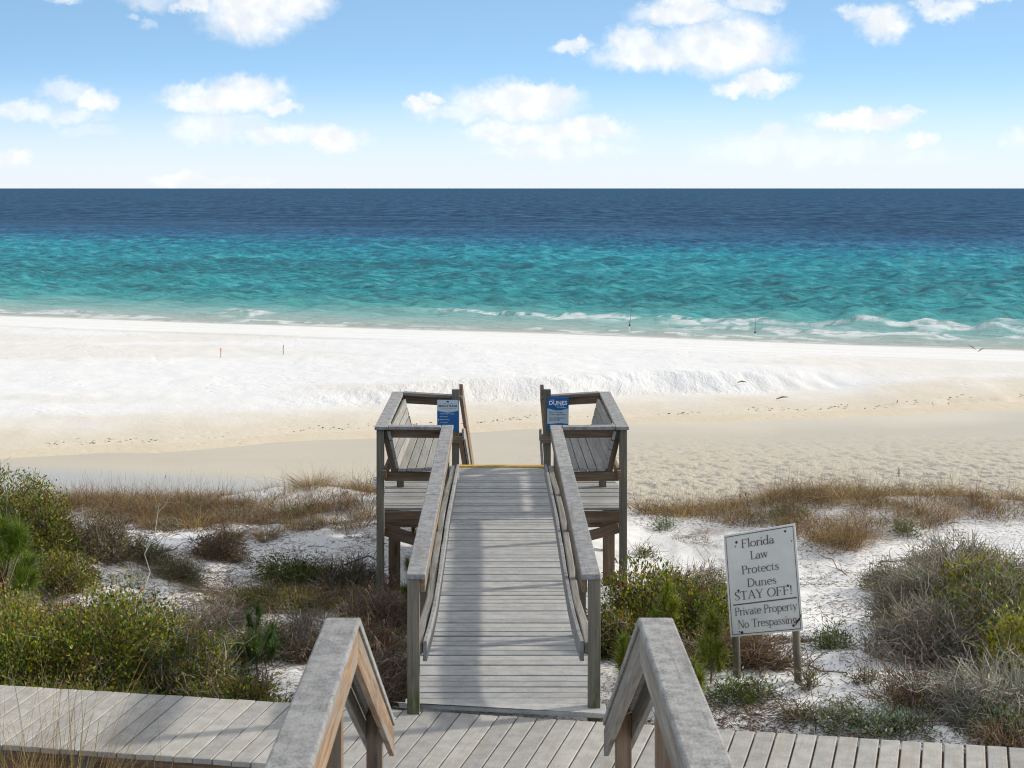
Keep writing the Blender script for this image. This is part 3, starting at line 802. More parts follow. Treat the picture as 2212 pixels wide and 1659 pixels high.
# ---- letters with serifs, drawn as pen strokes (thick, thin)
TK, TN = .105, .048
def arc(cx, cy, rx, ry, a0, a1, n=14):
    out = []
    for k in range(n + 1):
        a = R(a0 + (a1 - a0) * k / n)
        out.append((cx + rx * math.cos(a), cy + ry * math.sin(a), TN + (TK - TN) * abs(math.cos(a))))
    return out
def ln_(x0, y0, x1, y1, w): return [(x0, y0, w), (x1, y1, w)]
def sf(x, y, w=.30): return ln_(x - w / 2, y, x + w / 2, y, .045)
X_ = .62
G = {
 'F': (.66, [ln_(.14, 0, .14, 1, TK), ln_(.14, .975, .6, .975, TN), ln_(.14, .53, .47, .53, TN), sf(.14, .02), ln_(.6, .99, .6, .82, TN), ln_(.47, .6, .47, .45, .04), sf(.08, .98, .14)]),
 'l': (.27, [ln_(.13, 0, .13, 1.05, TK), sf(.13, .02, .26), sf(.07, 1.04, .12)]),
 'o': (.62, [arc(.31, .31, .25, .30, 0, 360, 26)]),
 'r': (.43, [ln_(.13, 0, .13, X_, TK), [(.14, .42, TN), (.22, .56, TN), (.33, .60, TK * .8), (.39, .54, TK)], sf(.13, .02, .27), sf(.07, .61, .12)]),
 'i': (.27, [ln_(.13, 0, .13, X_, TK), sf(.13, .02, .26), sf(.07, .61, .12), ln_(.13, .80, .13, .92, .12)]),
 'd': (.64, [arc(.29, .30, .23, .30, 40, 320, 22), ln_(.51, 0, .51, 1.05, TK), sf(.45, 1.04, .12), sf(.57, .02, .12)]),
 'a': (.54, [arc(.24, .17, .17, .17, 90, 330, 14), [(.24, .34, TN), (.42, .38, TN)], ln_(.42, .06, .42, .46, TK), [(.42, .46, TK), (.36, .58, TN), (.24, .61, TN), (.12, .55, TN), (.10, .47, TK)], [(.42, .06, TK), (.47, .01, TN), (.55, .05, TN)]]),
 'L': (.60, [ln_(.14, 0, .14, 1, TK), ln_(.14, .025, .56, .025, TN), ln_(.56, .02, .58, .2, TN), sf(.14, .98), sf(.07, .02, .1)]),
 'w': (.84, [ln_(.08, X_, .25, 0, TK), ln_(.25, 0, .42, .58, TN), ln_(.42, X_, .59, 0, TK), ln_(.59, 0, .75, X_, TN), sf(.08, .61, .2), sf(.42, .61, .2), sf(.76, .61, .16)]),
 'P': (.62, [ln_(.14, 0, .14, 1, TK), [(.14, .975, TN), (.34, .975, TN)], arc(.34, .735, .22, .24, 90, -90, 12), [(.34, .495, TN), (.14, .48, TN)], sf(.14, .02), sf(.08, .98, .14)]),
 't': (.38, [[(.15, .84, .03), (.15, .12, TK), (.20, .03, TN), (.35, .06, TN)], ln_(.02, .6, .34, .6, TN)]),
 'e': (.57, [arc(.30, .31, .24, .30, 5, 315, 24), ln_(.08, .34, .53, .34, TN)]),
 'c': (.52, [arc(.30, .31, .24, .30, 45, 318, 22), ln_(.46, .50, .46, .54, .10)]),
 's': (.46, [[(.40, .50, TN), (.36, .58, TN), (.24, .61, TN), (.11, .56, TK * .8), (.10, .45, TK), (.22, .35, TK), (.36, .25, TK), (.40, .14, TK * .8), (.34, .04, TN), (.22, .01, TN), (.09, .05, TN), (.06, .15, TN)]]),
 'D': (.82, [ln_(.14, 0, .14, 1, TK), arc(.32, .5, .42, .475, 90, -90, 20), ln_(.10, .975, .32, .975, TN), ln_(.10, .025, .32, .025, TN), sf(.06, .98, .12), sf(.06, .02, .12)]),
 'u': (.66, [[(.12, X_, TK), (.12, .16, TK), (.20, .03, TN), (.34, .02, TN), (.50, .14, TN)], ln_(.52, 0, .52, X_, TK), sf(.06, .61, .12), sf(.46, .61, .12), sf(.58, .02, .12)]),
 'n': (.66, [ln_(.13, 0, .13, X_, TK), [(.14, .44, TN), (.26, .58, TN), (.40, .60, TN), (.50, .50, TK), (.51, 0, TK)], sf(.13, .02, .26), sf(.51, .02, .26), sf(.07, .61, .12)]),
 'S': (.60, [[(.50, .80, TN), (.47, .92, TN), (.32, .99, TN), (.15, .92, TK * .8), (.11, .76, TK), (.20, .62, TK), (.38, .46, TK), (.51, .32, TK), (.50, .14, TK * .8), (.36, .02, TN), (.20, .02, TN), (.09, .10, TN), (.07, .24, TN)]]),
 'T': (.72, [ln_(.36, 0, .36, 1, TK), ln_(.04, .975, .68, .975, TN), ln_(.05, .99, .03, .80, TN), ln_(.67, .99, .69, .80, TN), sf(.36, .02)]),
 'A': (.80, [ln_(.10, 0, .40, 1, TN), ln_(.40, 1, .70, 0, TK), ln_(.20, .34, .60, .34, TN), sf(.10, .02, .24), sf(.70, .02, .26)]),
 'Y': (.74, [ln_(.08, 1, .37, .46, TK), ln_(.66, 1, .37, .46, TN), ln_(.37, .48, .37, 0, TK), sf(.08, .98, .24), sf(.66, .98, .22), sf(.37, .02)]),
 'O': (.86, [arc(.43, .5, .36, .49, 0, 360, 30)]),
 '!': (.28, [[(.13, 1.0, .13), (.13, .30, .05)], ln_(.13, .0, .13, .11, .12)]),
 'v': (.60, [ln_(.08, X_, .28, 0, TK), ln_(.28, 0, .48, X_, TN), sf(.08, .61, .2), sf(.49, .61, .18)]),
 'y': (.60, [ln_(.08, X_, .29, .02, TK), [(.49, X_, TN), (.29, .0, TN), (.20, -.22, TN), (.08, -.27, TK * .8)], sf(.08, .61, .2), sf(.50, .61, .18)]),
 'p': (.64, [ln_(.13, -.30, .13, X_, TK), arc(.35, .31, .23, .30, 140, -140, 22), sf(.13, -.28, .26), sf(.07, .61, .12)]),
 'g': (.56, [arc(.26, .42, .18, .19, 0, 360, 18), ln_(.40, .56, .54, .60, TN), [(.16, .26, TN), (.12, .16, TN), (.22, .09, TK), (.40, .06, TK), (.48, -.06, TK), (.40, -.20, TN), (.22, -.24, TN), (.08, -.16, TK), (.10, -.04, TN), (.20, .06, TN)]]),
 'N': (.84, [ln_(.14, 0, .14, 1, TN), ln_(.14, 1, .70, 0, TK), ln_(.70, 0, .70, 1, TN), sf(.10, .98, .2), sf(.70, .98, .24), sf(.14, .02, .24)]),
 ' ': (.34, []),
}
def ribbons(text, x0, x1, base, hgt_, aspect):
    """stroke polygons in sign coordinates: text fitted between x0 and x1, baseline at 'base' (down), cap height hgt_."""
    adv = sum(G[ch][0] for ch in text)
    sx_ = (x1 - x0) / adv
    out = []; px = 0
    for ch in text:
        wd_, strokes = G[ch]
        for stx in strokes:
            n = len(stx)
            L_, R_ = [], []
            for k in range(n):
                xa, ya, wa = stx[k]
                xb, yb, _ = stx[max(0, k - 1)]; xc, yc, _ = stx[min(n - 1, k + 1)]
                tx, ty = xc - xb, yc - yb; ll = math.hypot(tx, ty) or 1
                nx_, ny_ = -ty / ll * wa / 2, tx / ll * wa / 2
                L_.append((x0 + (px + xa + nx_) * sx_, base - (ya + ny_) * hgt_)); R_.append((x0 + (px + xa - nx_) * sx_, base - (ya - ny_) * hgt_))
            for k in range(n - 1): out.append([L_[k], L_[k + 1], R_[k + 1], R_[k]])
        px += wd_
    return out
ink = paint('faded brown sign ink', (.15, .112, .105), .7, .2, .3)
white = paint('aged white sign board', (.74, .735, .69), .45, .35, .10)
rust = paint('rusty nail heads', (.10, .045, .02), .8, .2, .4)
law = thing('warning_sign', 'tilted white sign on two round posts reading Florida Law Protects Dunes STAY OFF', 'sign', (2.15, 13.05, 3.98))
c3 = [P(1563, 1157, 13.08), None, P(1735, 1362, 12.90), P(1578, 1376, 13.10)]
n_ = (c3[2] - c3[3]).cross(c3[0] - c3[3]); ray = P(1717, 1131, 1.0) - Vector((0, 0, 8))
c3[1] = Vector((0, 0, 8)) + ray * ((c3[3] - Vector((0, 0, 8))).dot(n_) / ray.dot(n_))
panel('sign_board', c3, .012, white, law)
br = []
for (a0, b0, a1, b1) in ((.028, .020, .972, .020), (.028, .98, .972, .98)): br.append([(a0, b0 - .0035), (a1, b0 - .0035), (a1, b0 + .0035), (a0, b0 + .0035)])
for a0 in (.030, .970): br.append([(a0 - .004, .02), (a0 + .004, .02), (a0 + .004, .98), (a0 - .004, .98)])
br.append([(.07, .685), (.95, .680), (.95, .692), (.07, .697)])
flat('border_lines', br, c3, .002, ink, law)
for (s_, x0, x1, b_, h_) in (('Florida', .24, .70, .148, .080), ('Law', .355, .60, .272, .080), ('Protects', .22, .74, .402, .080), ('Dunes', .285, .69, .532, .080),
                             ('STAY', .09, .499, .648, .082), ('OFF!', .548, .90, .648, .082), ('Private Property', .085, .95, .797, .078), ('No', .115, .272, .922, .078), ('Trespassing', .309, .93, .922, .078)):
    flat('lettering', ribbons(s_, x0, x1, b_, h_, 1), c3, .003, ink, law)
nl = []
for (a, b, r) in ((.175, .085, .018), (.155, .125, .009), (.86, .055, .016), (.94, .155, .009), (.155, .555, .016), (.84, .565, .015), (.165, .965, .02), (.13, .955, .010), (.875, .945, .018)):
    nl.append([(a + r * math.cos(k * .785), b + r * .72 * math.sin(k * .785)) for k in range(8)])
nl.append([(.90, .945), (.915, .905), (.965, .875), (.985, .842), (.995, .848), (.97, .895), (.93, .925)])
flat('crack', [nl.pop()], c3, .0045, rust, law)
for pl in nl: flat('nail_head', [pl], c3, .0045, rust, law)
for (ut, vt, ub, vb) in ((1585, 1200, 1594, 1482), (1712, 1180, 1727, 1482)):
    a, b = P(ut, vt, 13.16), P(ub, vb, 13.16)
    b.z = hz(b.x, b.y) - .25
    mb = MB(); mb.tube([a, a * .5 + b * .5, b], [.029, .031, .032], 12); mb.build('post', M['post'], law, 0, True)

blue = paint('sign blue', (.010, .115, .36), .35, .4, .12); dblue = paint('sign navy', (.012, .05, .12), .4, .3, 0.05)
lblue = paint('sign light blue', (.25, .55, .72), .4, .3, 0.05); pale = paint('sign pale grey', (.50, .58, .64), .4, .35, .08); wht = paint('sign white', (.78, .82, .85), .4, .3, .05)
def text_mesh(name, lines, c, off, mat, parent):
    """sans lettering: (text, x0, x1 or None, baseline, cap height, slant)"""
    V, F = [], []
    W = (c[1] - c[0]).length; Hh = (c[3] - c[0]).length
    for k, (s_, x0, x1, b_, h_, sl_, bold) in enumerate(lines):
        cu = bpy.data.curves.new('t', 'FONT'); cu.body = s_; cu.size = 1; cu.shear = sl_; cu.offset = bold; cu.resolution_u = 3
        o = bpy.data.objects.new('t', cu); COL.objects.link(o)
        me = bpy.data.meshes.new_from_object(o.evaluated_get(bpy.context.evaluated_depsgraph_get()))
        co = np.array([v.co[:] for v in me.vertices])
        mn, mx = co[:, 0].min(), co[:, 0].max()
        sc = h_ / .70; sx_ = (x1 - x0) / (mx - mn) if x1 else sc * Hh / W
        b = len(V)
        for q in co: V.append(bil(c, x0 + (q[0] - mn) * sx_, b_ - q[1] * sc, off + .00004 * k))
        for pl in me.polygons: F.append([b + i for i in pl.vertices])
        bpy.data.objects.remove(o); bpy.data.curves.remove(cu); bpy.data.meshes.remove(me)
        me = bpy.data.meshes.new(name); me.from_pydata(V, [], F); me.materials.append(mat); me.update()
        link(name, me, parent); V, F = [], []
wave = lambda f, a0=0, a1=1, n=20: [(a0 + (a1 - a0) * k / n, f(a0 + (a1 - a0) * k / n)) for k in range(n + 1)]
# beach flags board
sy = 20.462
cB = [P(944, 863.5, sy), P(990.7, 864, sy), P(990.7, 932, sy), P(944.5, 932, sy)]
bf = thing('beach_flag_sign', 'pale and blue notice headed BEACH FLAGS screwed to the post beside the bench', 'sign', (cB[3].x, sy, cB[3].z))
panel('sign_plate', cB, .004, blue, bf, .012)
wv = lambda a: .375 + .028 * math.sin((a - .18) * 5.2)
flat('header_panel', [[(.04, .0), (.96, .0), (.995, .03), (.995, wv(.995))] + wave(wv, .995, .005) + [(.005, .03)]], cB, .0012, pale, bf)
flat('wave_band', [wave(wv, .005, .995) + wave(lambda a: wv(a) - .022, .995, .005)], cB, .0018, lblue, bf)
text_mesh('title_lettering', [('BEACH FLAGS', .07, .93, .222, .062, 0, .035), ('SOUTH WALTON', .28, .72, .135, .022, 0, 0), ('for SAFETY & INFORMATION', .13, .88, .278, .022, 0, 0)], cB, .002, dblue, bf)
text_mesh('notice_lettering', [('WATER CLOSED TO PUBLIC', .13, .80, .455, .026, 0, .01), ('HIGH HAZARD', .13, .49, .545, .026, 0, .01), ('MEDIUM HAZARD', .13, .56, .640, .026, 0, .01), ('LOW HAZARD', .13, .48, .728, .026, 0, .01)], cB, .002, wht, bf)
flat('flag_marks', [[(.045, .625), (.085, .618), (.085, .645), (.045, .65)]], cB, .002, wht, bf)
flat('emblem', [[(.43, .05), (.465, .032), (.53, .028), (.555, .05), (.54, .075), (.48, .082), (.455, .066)]], cB, .002, dblue, bf)
# dunes board
cD = [P(1182, 858.5, sy), P(1228.6, 858.5, sy), P(1228.0, 929, sy), P(1182, 929, sy)]
ds = thing('dunes_sign', 'blue and pale notice headed DUNES screwed to the post at the stair head', 'sign', (cD[3].x, sy, cD[3].z))
panel('sign_plate', cD, .004, blue, ds, .012)
wd1 = lambda a: .365 + .035 * math.sin((a - .22) * 5.4) 
wd2 = lambda a: .80 + .012 * math.sin(a * 6.28 + 1)
flat('pale_panel', [wave(wd1, .005, .995) + wave(wd2, .995, .005)], cD, .0012, pale, ds)
flat('wave_band', [wave(wd1, .005, .995) + wave(lambda a: wd1(a) + .012, .995, .005)], cD, .0018, lblue, ds)
text_mesh('title_lettering', [('THESE', .14, .33, .098, .030, 0, .01), ('DUNES', .085, .93, .225, .118, 0, .03), ("Aren't Made", .35, .79, .272, .032, .25, .008), ('For Walking', .45, .90, .322, .032, .25, .008)], cD, .002, wht, ds)
text_mesh('notice_lettering', [("Don't Trample", .10, .73, .475, .046, .25, .01), ('Dune Vegetation', .10, .86, .540, .046, .25, .01), ('Use Designated', .10, .82, .645, .046, .25, .01), ('Boardwalks', .10, .62, .708, .046, .25, .01)], cD, .002, dblue, ds)
# small white notice in the grass behind the bench
cK = [P(804.8, 1031, 23.2), P(826, 1029.5, 23.2), P(826, 1048, 23.2), P(804.8, 1049, 23.2)]
ks = thing('small_white_sign', 'small white sign on a white post in the grass behind the bench, mostly hidden', 'sign', (cK[3].x, 23.2, 3.5))
panel('sign_board', cK, .01, wht, ks)
kb = []
for (a0, b0, a1, b1) in ((.05, .06, .95, .06), (.05, .94, .95, .94)): kb.append([(a0, b0 - .02), (a1, b0 - .02), (a1, b0 + .02), (a0, b0 + .02)])
kb.append([(.04, .06), (.08, .06), (.08, .94), (.04, .94)])
flat('border_lines', kb, cK, .002, ink, ks)
text_mesh('lettering', [('KEEP', .2, .8, .46, .22, 0, .02), ('OFF DUNES', .16, .9, .80, .18, 0, .0)], cK, .003, dblue, ks)
a = P(815.5, 1040, 23.23)
mb = MB(); mb.post(a.x, a.y, hz(a.x, a.y) - .3, a.z, .055); mb.build('post', wht, ks)

# ------------------------------------------------------------------ small things on the open beach
def ground(u, v):
    y0 = 8.8
    for yy in np.concatenate([np.arange(8.8, 40, .05), np.arange(40, 130, .2)]):
        x = (u - U0) * yy / FPX; z = 8 - (v - V0) * yy / FPX
        if z <= hz(x, yy): return Vector((x, yy, hz(x, yy)))
    return Vector((x, yy, z))
black = paint('black rod', (.025, .025, .028), .4, .4, .1); orange = paint('orange stake', (.75, .16, .06), .6, .3, .2); bleach = paint('bleached stake', (.55, .42, .34), .8, .2, .2)
for (u, v, ut, vt, lab) in ((1358.0, 718, 1367, 642, 'tall black fishing rod standing at the water edge, nearer the walkover'), (1630.5, 726, 1632, 686, 'shorter black fishing rod standing in the wet sand, farther to the right')):
    b = P(u, v, 8 * FPX / (v - V0)); b.z = 0.0          # they stand in the shallows
    tp = P(ut, vt, b.y + .1)
    r = thing('fishing_rod', lab, 'fishing rod', b, 'surf fishing rods')
    d = tp - b
    mb = MB(); mb.tube([b + d * k for k in (.10, .3, .6, 1.0)], [.016, .013, .009, .005], 6); mb.build('rod', black, r, 0, True)
    mb = MB(); mb.tube([b - d * .10, b + d * .16], [.02, .02], 8); mb.build('holder', wht, r, 0, True)
    q = b + d * .21
    mb = MB(); mb.tube([q + Vector((-.05, -.09, 0)), q + Vector((-.03, -.09, 0)), q + Vector((.03, -.09, 0)), q + Vector((.05, -.09, 0))], [.03, .055, .055, .03], 8); mb.tube([q, q + Vector((0, -.07, 0))], .015, 6); mb.build('reel', black, r, 0, True)
for (u, v, lab) in ((477, 773, 'thin orange marker stake in white sand, the one nearer the dune'), (612, 767, 'thin orange marker stake in white sand, closer to the bench')):
    b = ground(u, v)
    r = thing('marker_stake', lab, 'stake', b, 'orange stakes on the open beach')
    mb = MB(); mb.post(b.x, b.y, b.z - .2, b.z + .22, .03); mb.build('stake_foot', bleach, r)
    mb = MB(); mb.post(b.x, b.y, b.z + .22, b.z + .38, .032); mb.build('painted_top', orange, r)
wd = M['brown']
for (u, v, L, an, lab) in ((2101, 755, .38, -30, 'short dark stick on the sand by the water, sloping down to the right'), (2120, 760, .36, 25, 'short dark stick on the sand by the water, sloping up to the right'),
                           (1690, 868, .42, 8, 'dark driftwood chunk on the lagoon shore'), (1603, 832, .32, 0, 'small dark driftwood lump on the upper white beach')):
    b = ground(u, v)
    d = Vector((math.cos(R(an)), .2, math.sin(R(an)))).normalized()
    mb = MB(); mb.tube([b - d * L * .5 + Vector((0, 0, .09)), b + Vector((0, .02, .12)), b + d * L * .5 + Vector((0, 0, .09))], [.014, .026, .010], 7)
    tag(mb.build('driftwood', wd, None, 0, True), lab, 'driftwood', 'driftwood on the beach')
# ------------------------------------------------------------------ vegetation builders (numpy)
def pick(pal, n, g=rng, jit=.22):
    cs_ = np.array([c for c, _ in pal]); w_ = np.array([q for _, q in pal], float); w_ /= w_.sum()
    c = cs_[g.choice(len(pal), n, p=w_)]
    return np.clip(c * (1 + g.normal(0, jit, (n, 1))) * (1 + g.normal(0, .07, (n, 3))), .004, .8)
def unit(a): return a / np.maximum(np.linalg.norm(a, axis=-1, keepdims=True), 1e-9)
class Veg:
    def __init__(s): s.V, s.F3, s.F4, s.C, s.n = [], [], [], [], 0
    def _put(s, V, F, C):
        (s.F4 if F.shape[1] == 4 else s.F3).append(F + s.n); s.V.append(V); s.C.append(C); s.n += len(V)
    def leaves(s, p, d, L, W, col, g=rng):
        n = len(p); d = unit(d); sd = unit(np.cross(d, g.normal(size=(n, 3)))); nn = np.cross(sd, d)
        L = np.broadcast_to(np.asarray(L, float).reshape(-1, 1), (n, 1)); W = np.broadcast_to(np.asarray(W, float).reshape(-1, 1), (n, 1))
        V = np.stack([p, p + d * L * .5 + sd * W * .5 + nn * W * .18, p + d * L, p + d * L * .5 - sd * W * .5 + nn * W * .18], 1).reshape(-1, 3)
        s._put(V, np.arange(4 * n).reshape(n, 4), np.repeat(col, 4, 0))
    def blades(s, p, d0, L, bend, W, col, seg=3, tipcol=None):
        """curved tapering ribbons; bend = vector added quadratically."""
        n = len(p); L = np.asarray(L, float).reshape(-1, 1); d0 = unit(d0)
        sd = unit(np.cross(d0, np.array([0, 0, 1.0]) + .3 * rng.normal(size=(n, 3))))
        W = np.broadcast_to(np.asarray(W, float).reshape(-1, 1), (n, 1))
        vs, cc = [], []
        for k in range(seg + 1):
            t_ = k / seg; q = p + d0 * L * t_ + bend * L * t_ * t_; w_ = W * (1 - .85 * t_) * .5
            vs += [q - sd * w_, q + sd * w_]
            cck = col if tipcol is None else col * (1 - t_) + tipcol * t_
            cc += [cck, cck]
        V = np.stack(vs, 1).reshape(-1, 3); C = np.stack(cc, 1).reshape(-1, 3)
        b = np.arange(n)[:, None] * (2 * seg + 2)
        for k in range(seg): s.F4.append(np.concatenate([b + 2 * k, b + 2 * k + 1, b + 2 * k + 3, b + 2 * k + 2], 1) + s.n)
        s.V.append(V); s.C.append(C); s.n += len(V)
    def twigs(s, pts, r0, r1, col):
        """pts n x m x 3 polylines -> three-sided tapering tubes."""
        n, m_, _ = pts.shape
        d = unit(pts[:, -1] - pts[:, 0]); a = unit(np.cross(d, rng.normal(size=(n, 3)))); b = np.cross(d, a)
        r0 = np.broadcast_to(np.asarray(r0, float).reshape(-1, 1), (n, 1)); r1 = np.broadcast_to(np.asarray(r1, float).reshape(-1, 1), (n, 1))
        vs = []
        for k in range(m_):
            r = r0 + (r1 - r0) * k / (m_ - 1)
            for j in range(3):
                an = 2.0944 * j; vs.append(pts[:, k] + a * math.cos(an) * r + b * math.sin(an) * r)
        V = np.stack(vs, 1).reshape(-1, 3)
        bs = np.arange(n)[:, None] * 3 * m_
        for k in range(m_ - 1):
            for j in range(3):
                j2 = (j + 1) % 3
                s.F4.append(np.concatenate([bs + 3 * k + j, bs + 3 * k + j2, bs + 3 * k + 3 + j2, bs + 3 * k + 3 + j], 1) + s.n)
        s.V.append(V); s.C.append(np.repeat(col, 3 * m_, 0)); s.n += len(V)
    def build(s, name, mat, parent=None):
        F = []
        if s.F4: F.append(np.concatenate(s.F4))
        if s.F3: F.append(np.concatenate(s.F3))
        me = mesh_np(name, np.concatenate(s.V), F, mat, {'col': ('FLOAT_COLOR', np.concatenate(s.C))})
        return link(name, me, parent)
def wob(p0, p1, m_, amp, g=rng):
    t_ = np.linspace(0, 1, m_)[None, :, None]
    L = np.linalg.norm(p1 - p0, axis=1)[:, None, None]
    q = p0[:, None] * (1 - t_) + p1[:, None] * t_
    j = g.normal(size=q.shape) * amp * L; j[:, 0] = 0
    return q + j * np.sqrt(t_)
DG, MG, YG, OL = (.052, .088, .014), (.12, .18, .022), (.34, .33, .032), (.205, .205, .030)
OR, RB, BR = (.34, .125, .03), (.145, .070, .036), (.17, .108, .062)
SAGE, LSAGE = (.135, .190, .125), (.25, .31, .235)
TG, TD, TB, TL = (.29, .25, .205), (.105, .082, .064), (.195, .145, .10), (.42, .42, .345)
STR, GOLD = (.30, .225, .12), (.30, .20, .085)
P_GREEN = [(DG, 4.5), (MG, 4.5), (OL, 3.5), (YG, 3.4), (OR, .3), (RB, .6)]
P_GLOSS = [(DG, 3), (MG, 3), (OL, 3.5), (YG, 1.2), (OR, .35), (RB, 1.1)]
P_YEL = [(MG, 2), (OL, 4), (YG, 4), (GOLD, .5)]
P_SAGE = [(SAGE, 4), (LSAGE, 2), (MG, 1.5)]
P_HERB = [(MG, 4), (SAGE, 3), (DG, 2), (OL, 1)]
P_RED = [(RB, 4), (BR, 3), (OL, 1), (OR, .7)]
P_LICH = [(LSAGE, 2), (TL, 2), (SAGE, 2), (OL, 3.5), (MG, 1.5)]
def shrub(name, label, cat, x, y, rx, ry, h, nl, L, pal, nt, tcol, group=None, part='foliage', tw=.22, twL=.16, ratio=.5, sink=.0, lump=.6, seed=None):
    g = np.random.default_rng(abs(hash((round(x * 100), round(y * 100), nl))) % 2 ** 31)
    z = hz(x, y) - sink
    root = thing(name, label, cat, (x, y, z), group)
    nc = max(14, nl // 13, nt // 3)
    d = g.normal(size=(nc, 3)); d[:, 2] = np.abs(d[:, 2]) * .9 + .02; d = unit(d)
    f = .62 + lump * vnoise(d[:, 0] * 2.3 + x * 3, d[:, 1] * 2.3 + d[:, 2] * 1.9 + y * 3, 5)
    r = (.25 + .75 * g.random(nc) ** .45) * f
    c = d * r[:, None] * np.array([rx, ry, h]); cx = c + np.array([x, y, 0])
    gz = H(cx[:, 0], cx[:, 1]); cx[:, 2] = gz + np.maximum(c[:, 2], .03)
    if nt:
        v = Veg(); k = g.integers(0, nc, nt)
        b = np.stack([x + g.normal(0, rx * .30, nt), y + g.normal(0, ry * .30, nt), np.zeros(nt)], 1)
        b[:, :2] = b[:, :2] * .6 + cx[k][:, :2] * .4
        b[:, 2] = H(b[:, 0], b[:, 1]) - .04
        main = g.random(nt) < .42
        tip = cx[k] + g.normal(0, .05, (nt, 3))
        pm = wob(b[main], tip[main], 5, .07, g)
        v.twigs(pm, .0065, .0022, pick(tcol, main.sum(), g))
        s0 = cx[k][~main]; dr = unit(g.normal(size=s0.shape) + unit(cx[k][~main] - np.array([x, y, z])) * .9 + np.array([0, 0, .35]))
        ps = wob(s0 - dr * twL * .4, s0 + dr * twL * g.uniform(.5, 1.5, (len(s0), 1)), 4, .12, g)
        v.twigs(ps, .0038, .0016, pick(tcol, len(s0), g))
        v.build('twigs', M['twig'], root)
    if nl:
        v = Veg(); k = g.integers(0, nc, nl)
        p_ = cx[k] + g.normal(0, 1, (nl, 3)) * np.array([.055, .055, .045]); p_[:, 2] = np.maximum(p_[:, 2], H(p_[:, 0], p_[:, 1]) + .01)
        dr = unit(p_ - np.array([x, y, z])) + g.normal(0, .75, (nl, 3)) + np.array([0, 0, .5])
        # each clump leans to one hue, as a branch does
        cl = pick(pal, nc, g, .15)[k]; col = np.where(g.random((nl, 1)) < .5, cl, pick(pal, nl, g))
        ll = L * g.uniform(.6, 1.35, nl)
        v.leaves(p_, dr, ll, ll * ratio, col, g)
        v.build(part, M['leaf'], root)
    return root
def pine(label, x, y, h, tips, spread, pal, needle=.10, group='pine saplings in the dune scrub'):
    g = np.random.default_rng(int(x * 1000 + y * 77) % 99999)
    z = hz(x, y)
    root = thing('pine_sapling', label, 'pine sapling', (x, y, z), group)
    base = np.array([x, y, z])
    T = []
    for k in range(tips):
        an = g.uniform(0, 6.28); hh = h * g.uniform(.38, .92) if k else h
        rr = spread * (1.15 - hh / h * .85) * g.uniform(.5, 1.0) if k else 0
        T.append(base + np.array([math.cos(an) * rr, math.sin(an) * rr, hh]))
    T = np.array(T)
    v = Veg()
    st = base + np.stack([np.zeros(tips), np.zeros(tips), np.maximum(.03, (T[:, 2] - z) * g.uniform(.25, .6, tips))], 1); st[0] = base
    v.twigs(wob(st, T, 5, .05, g), .011, .005, pick([(TB, 1), (RB, 1)], tips, g)); v.build('trunk', M['twig'], root)
    v = Veg()
    for k in range(tips):
        ax = unit((T[k] - st[k])[None])[0] * .6 + np.array([0, 0, .5]); ax /= np.linalg.norm(ax)
        n = 240
        t_ = g.random(n) * .16
        p_ = T[k] - ax * t_[:, None] + g.normal(0, .006, (n, 3))
        d = ax * .8 + g.normal(0, .80, (n, 3))
        lk = needle * g.uniform(.7, 1.25, n)
        c = pick(pal, n, g, .18)
        v.blades(p_, d, lk, np.zeros((n, 3)) + np.array([0, 0, -.12]),   .0055, c, 2)
    v.build('needles', M['needle'], root)
    return root

def inpoly(u, v, poly):
    ins = np.zeros(len(u), bool); n = len(poly)
    for i in range(n):
        x1, y1 = poly[i]; x2, y2 = poly[(i + 1) % n]
        cnd = ((y1 > v) != (y2 > v)) & (u < (x2 - x1) * (v - y1) / (y2 - y1 + 1e-9) + x1)
        ins ^= cnd
    return ins
def area(poly, n, y0, y1, thr=None, freq=1.0, seed=0, g=rng):
    """ground points that the polygon (photo pixels) covers, thinned by patchy noise"""
    xs_ = [(p[0] - U0) / FPX for p in poly]
    out = []; got = 0; tries = 0
    while got < n and tries < 60:
        tries += 1
        y = np.sqrt(g.uniform(y0 ** 2, y1 ** 2, 40000)); x = g.uniform(min(xs_), max(xs_), 40000) * y
        z = H(x, y)
        ok = inpoly(U0 + x * FPX / y, V0 + (8 - z) * FPX / y, poly)
        if thr is not None:
            nz_ = fbm(x * freq, y * freq, seed, 4); ok &= nz_ + g.normal(0, .03, len(x)) > thr
        q = np.stack([x, y, z], 1)[ok]; out.append(q); got += len(q)
    q = np.concatenate(out)
    return q[:n]
P_DRY = [((.27, .175, .095), 4), ((.34, .24, .13), 3.5), ((.16, .10, .063), 4.5), ((.46, .36, .22), 1.8), ((.09, .062, .047), 3), ((.15, .16, .06), .8)]
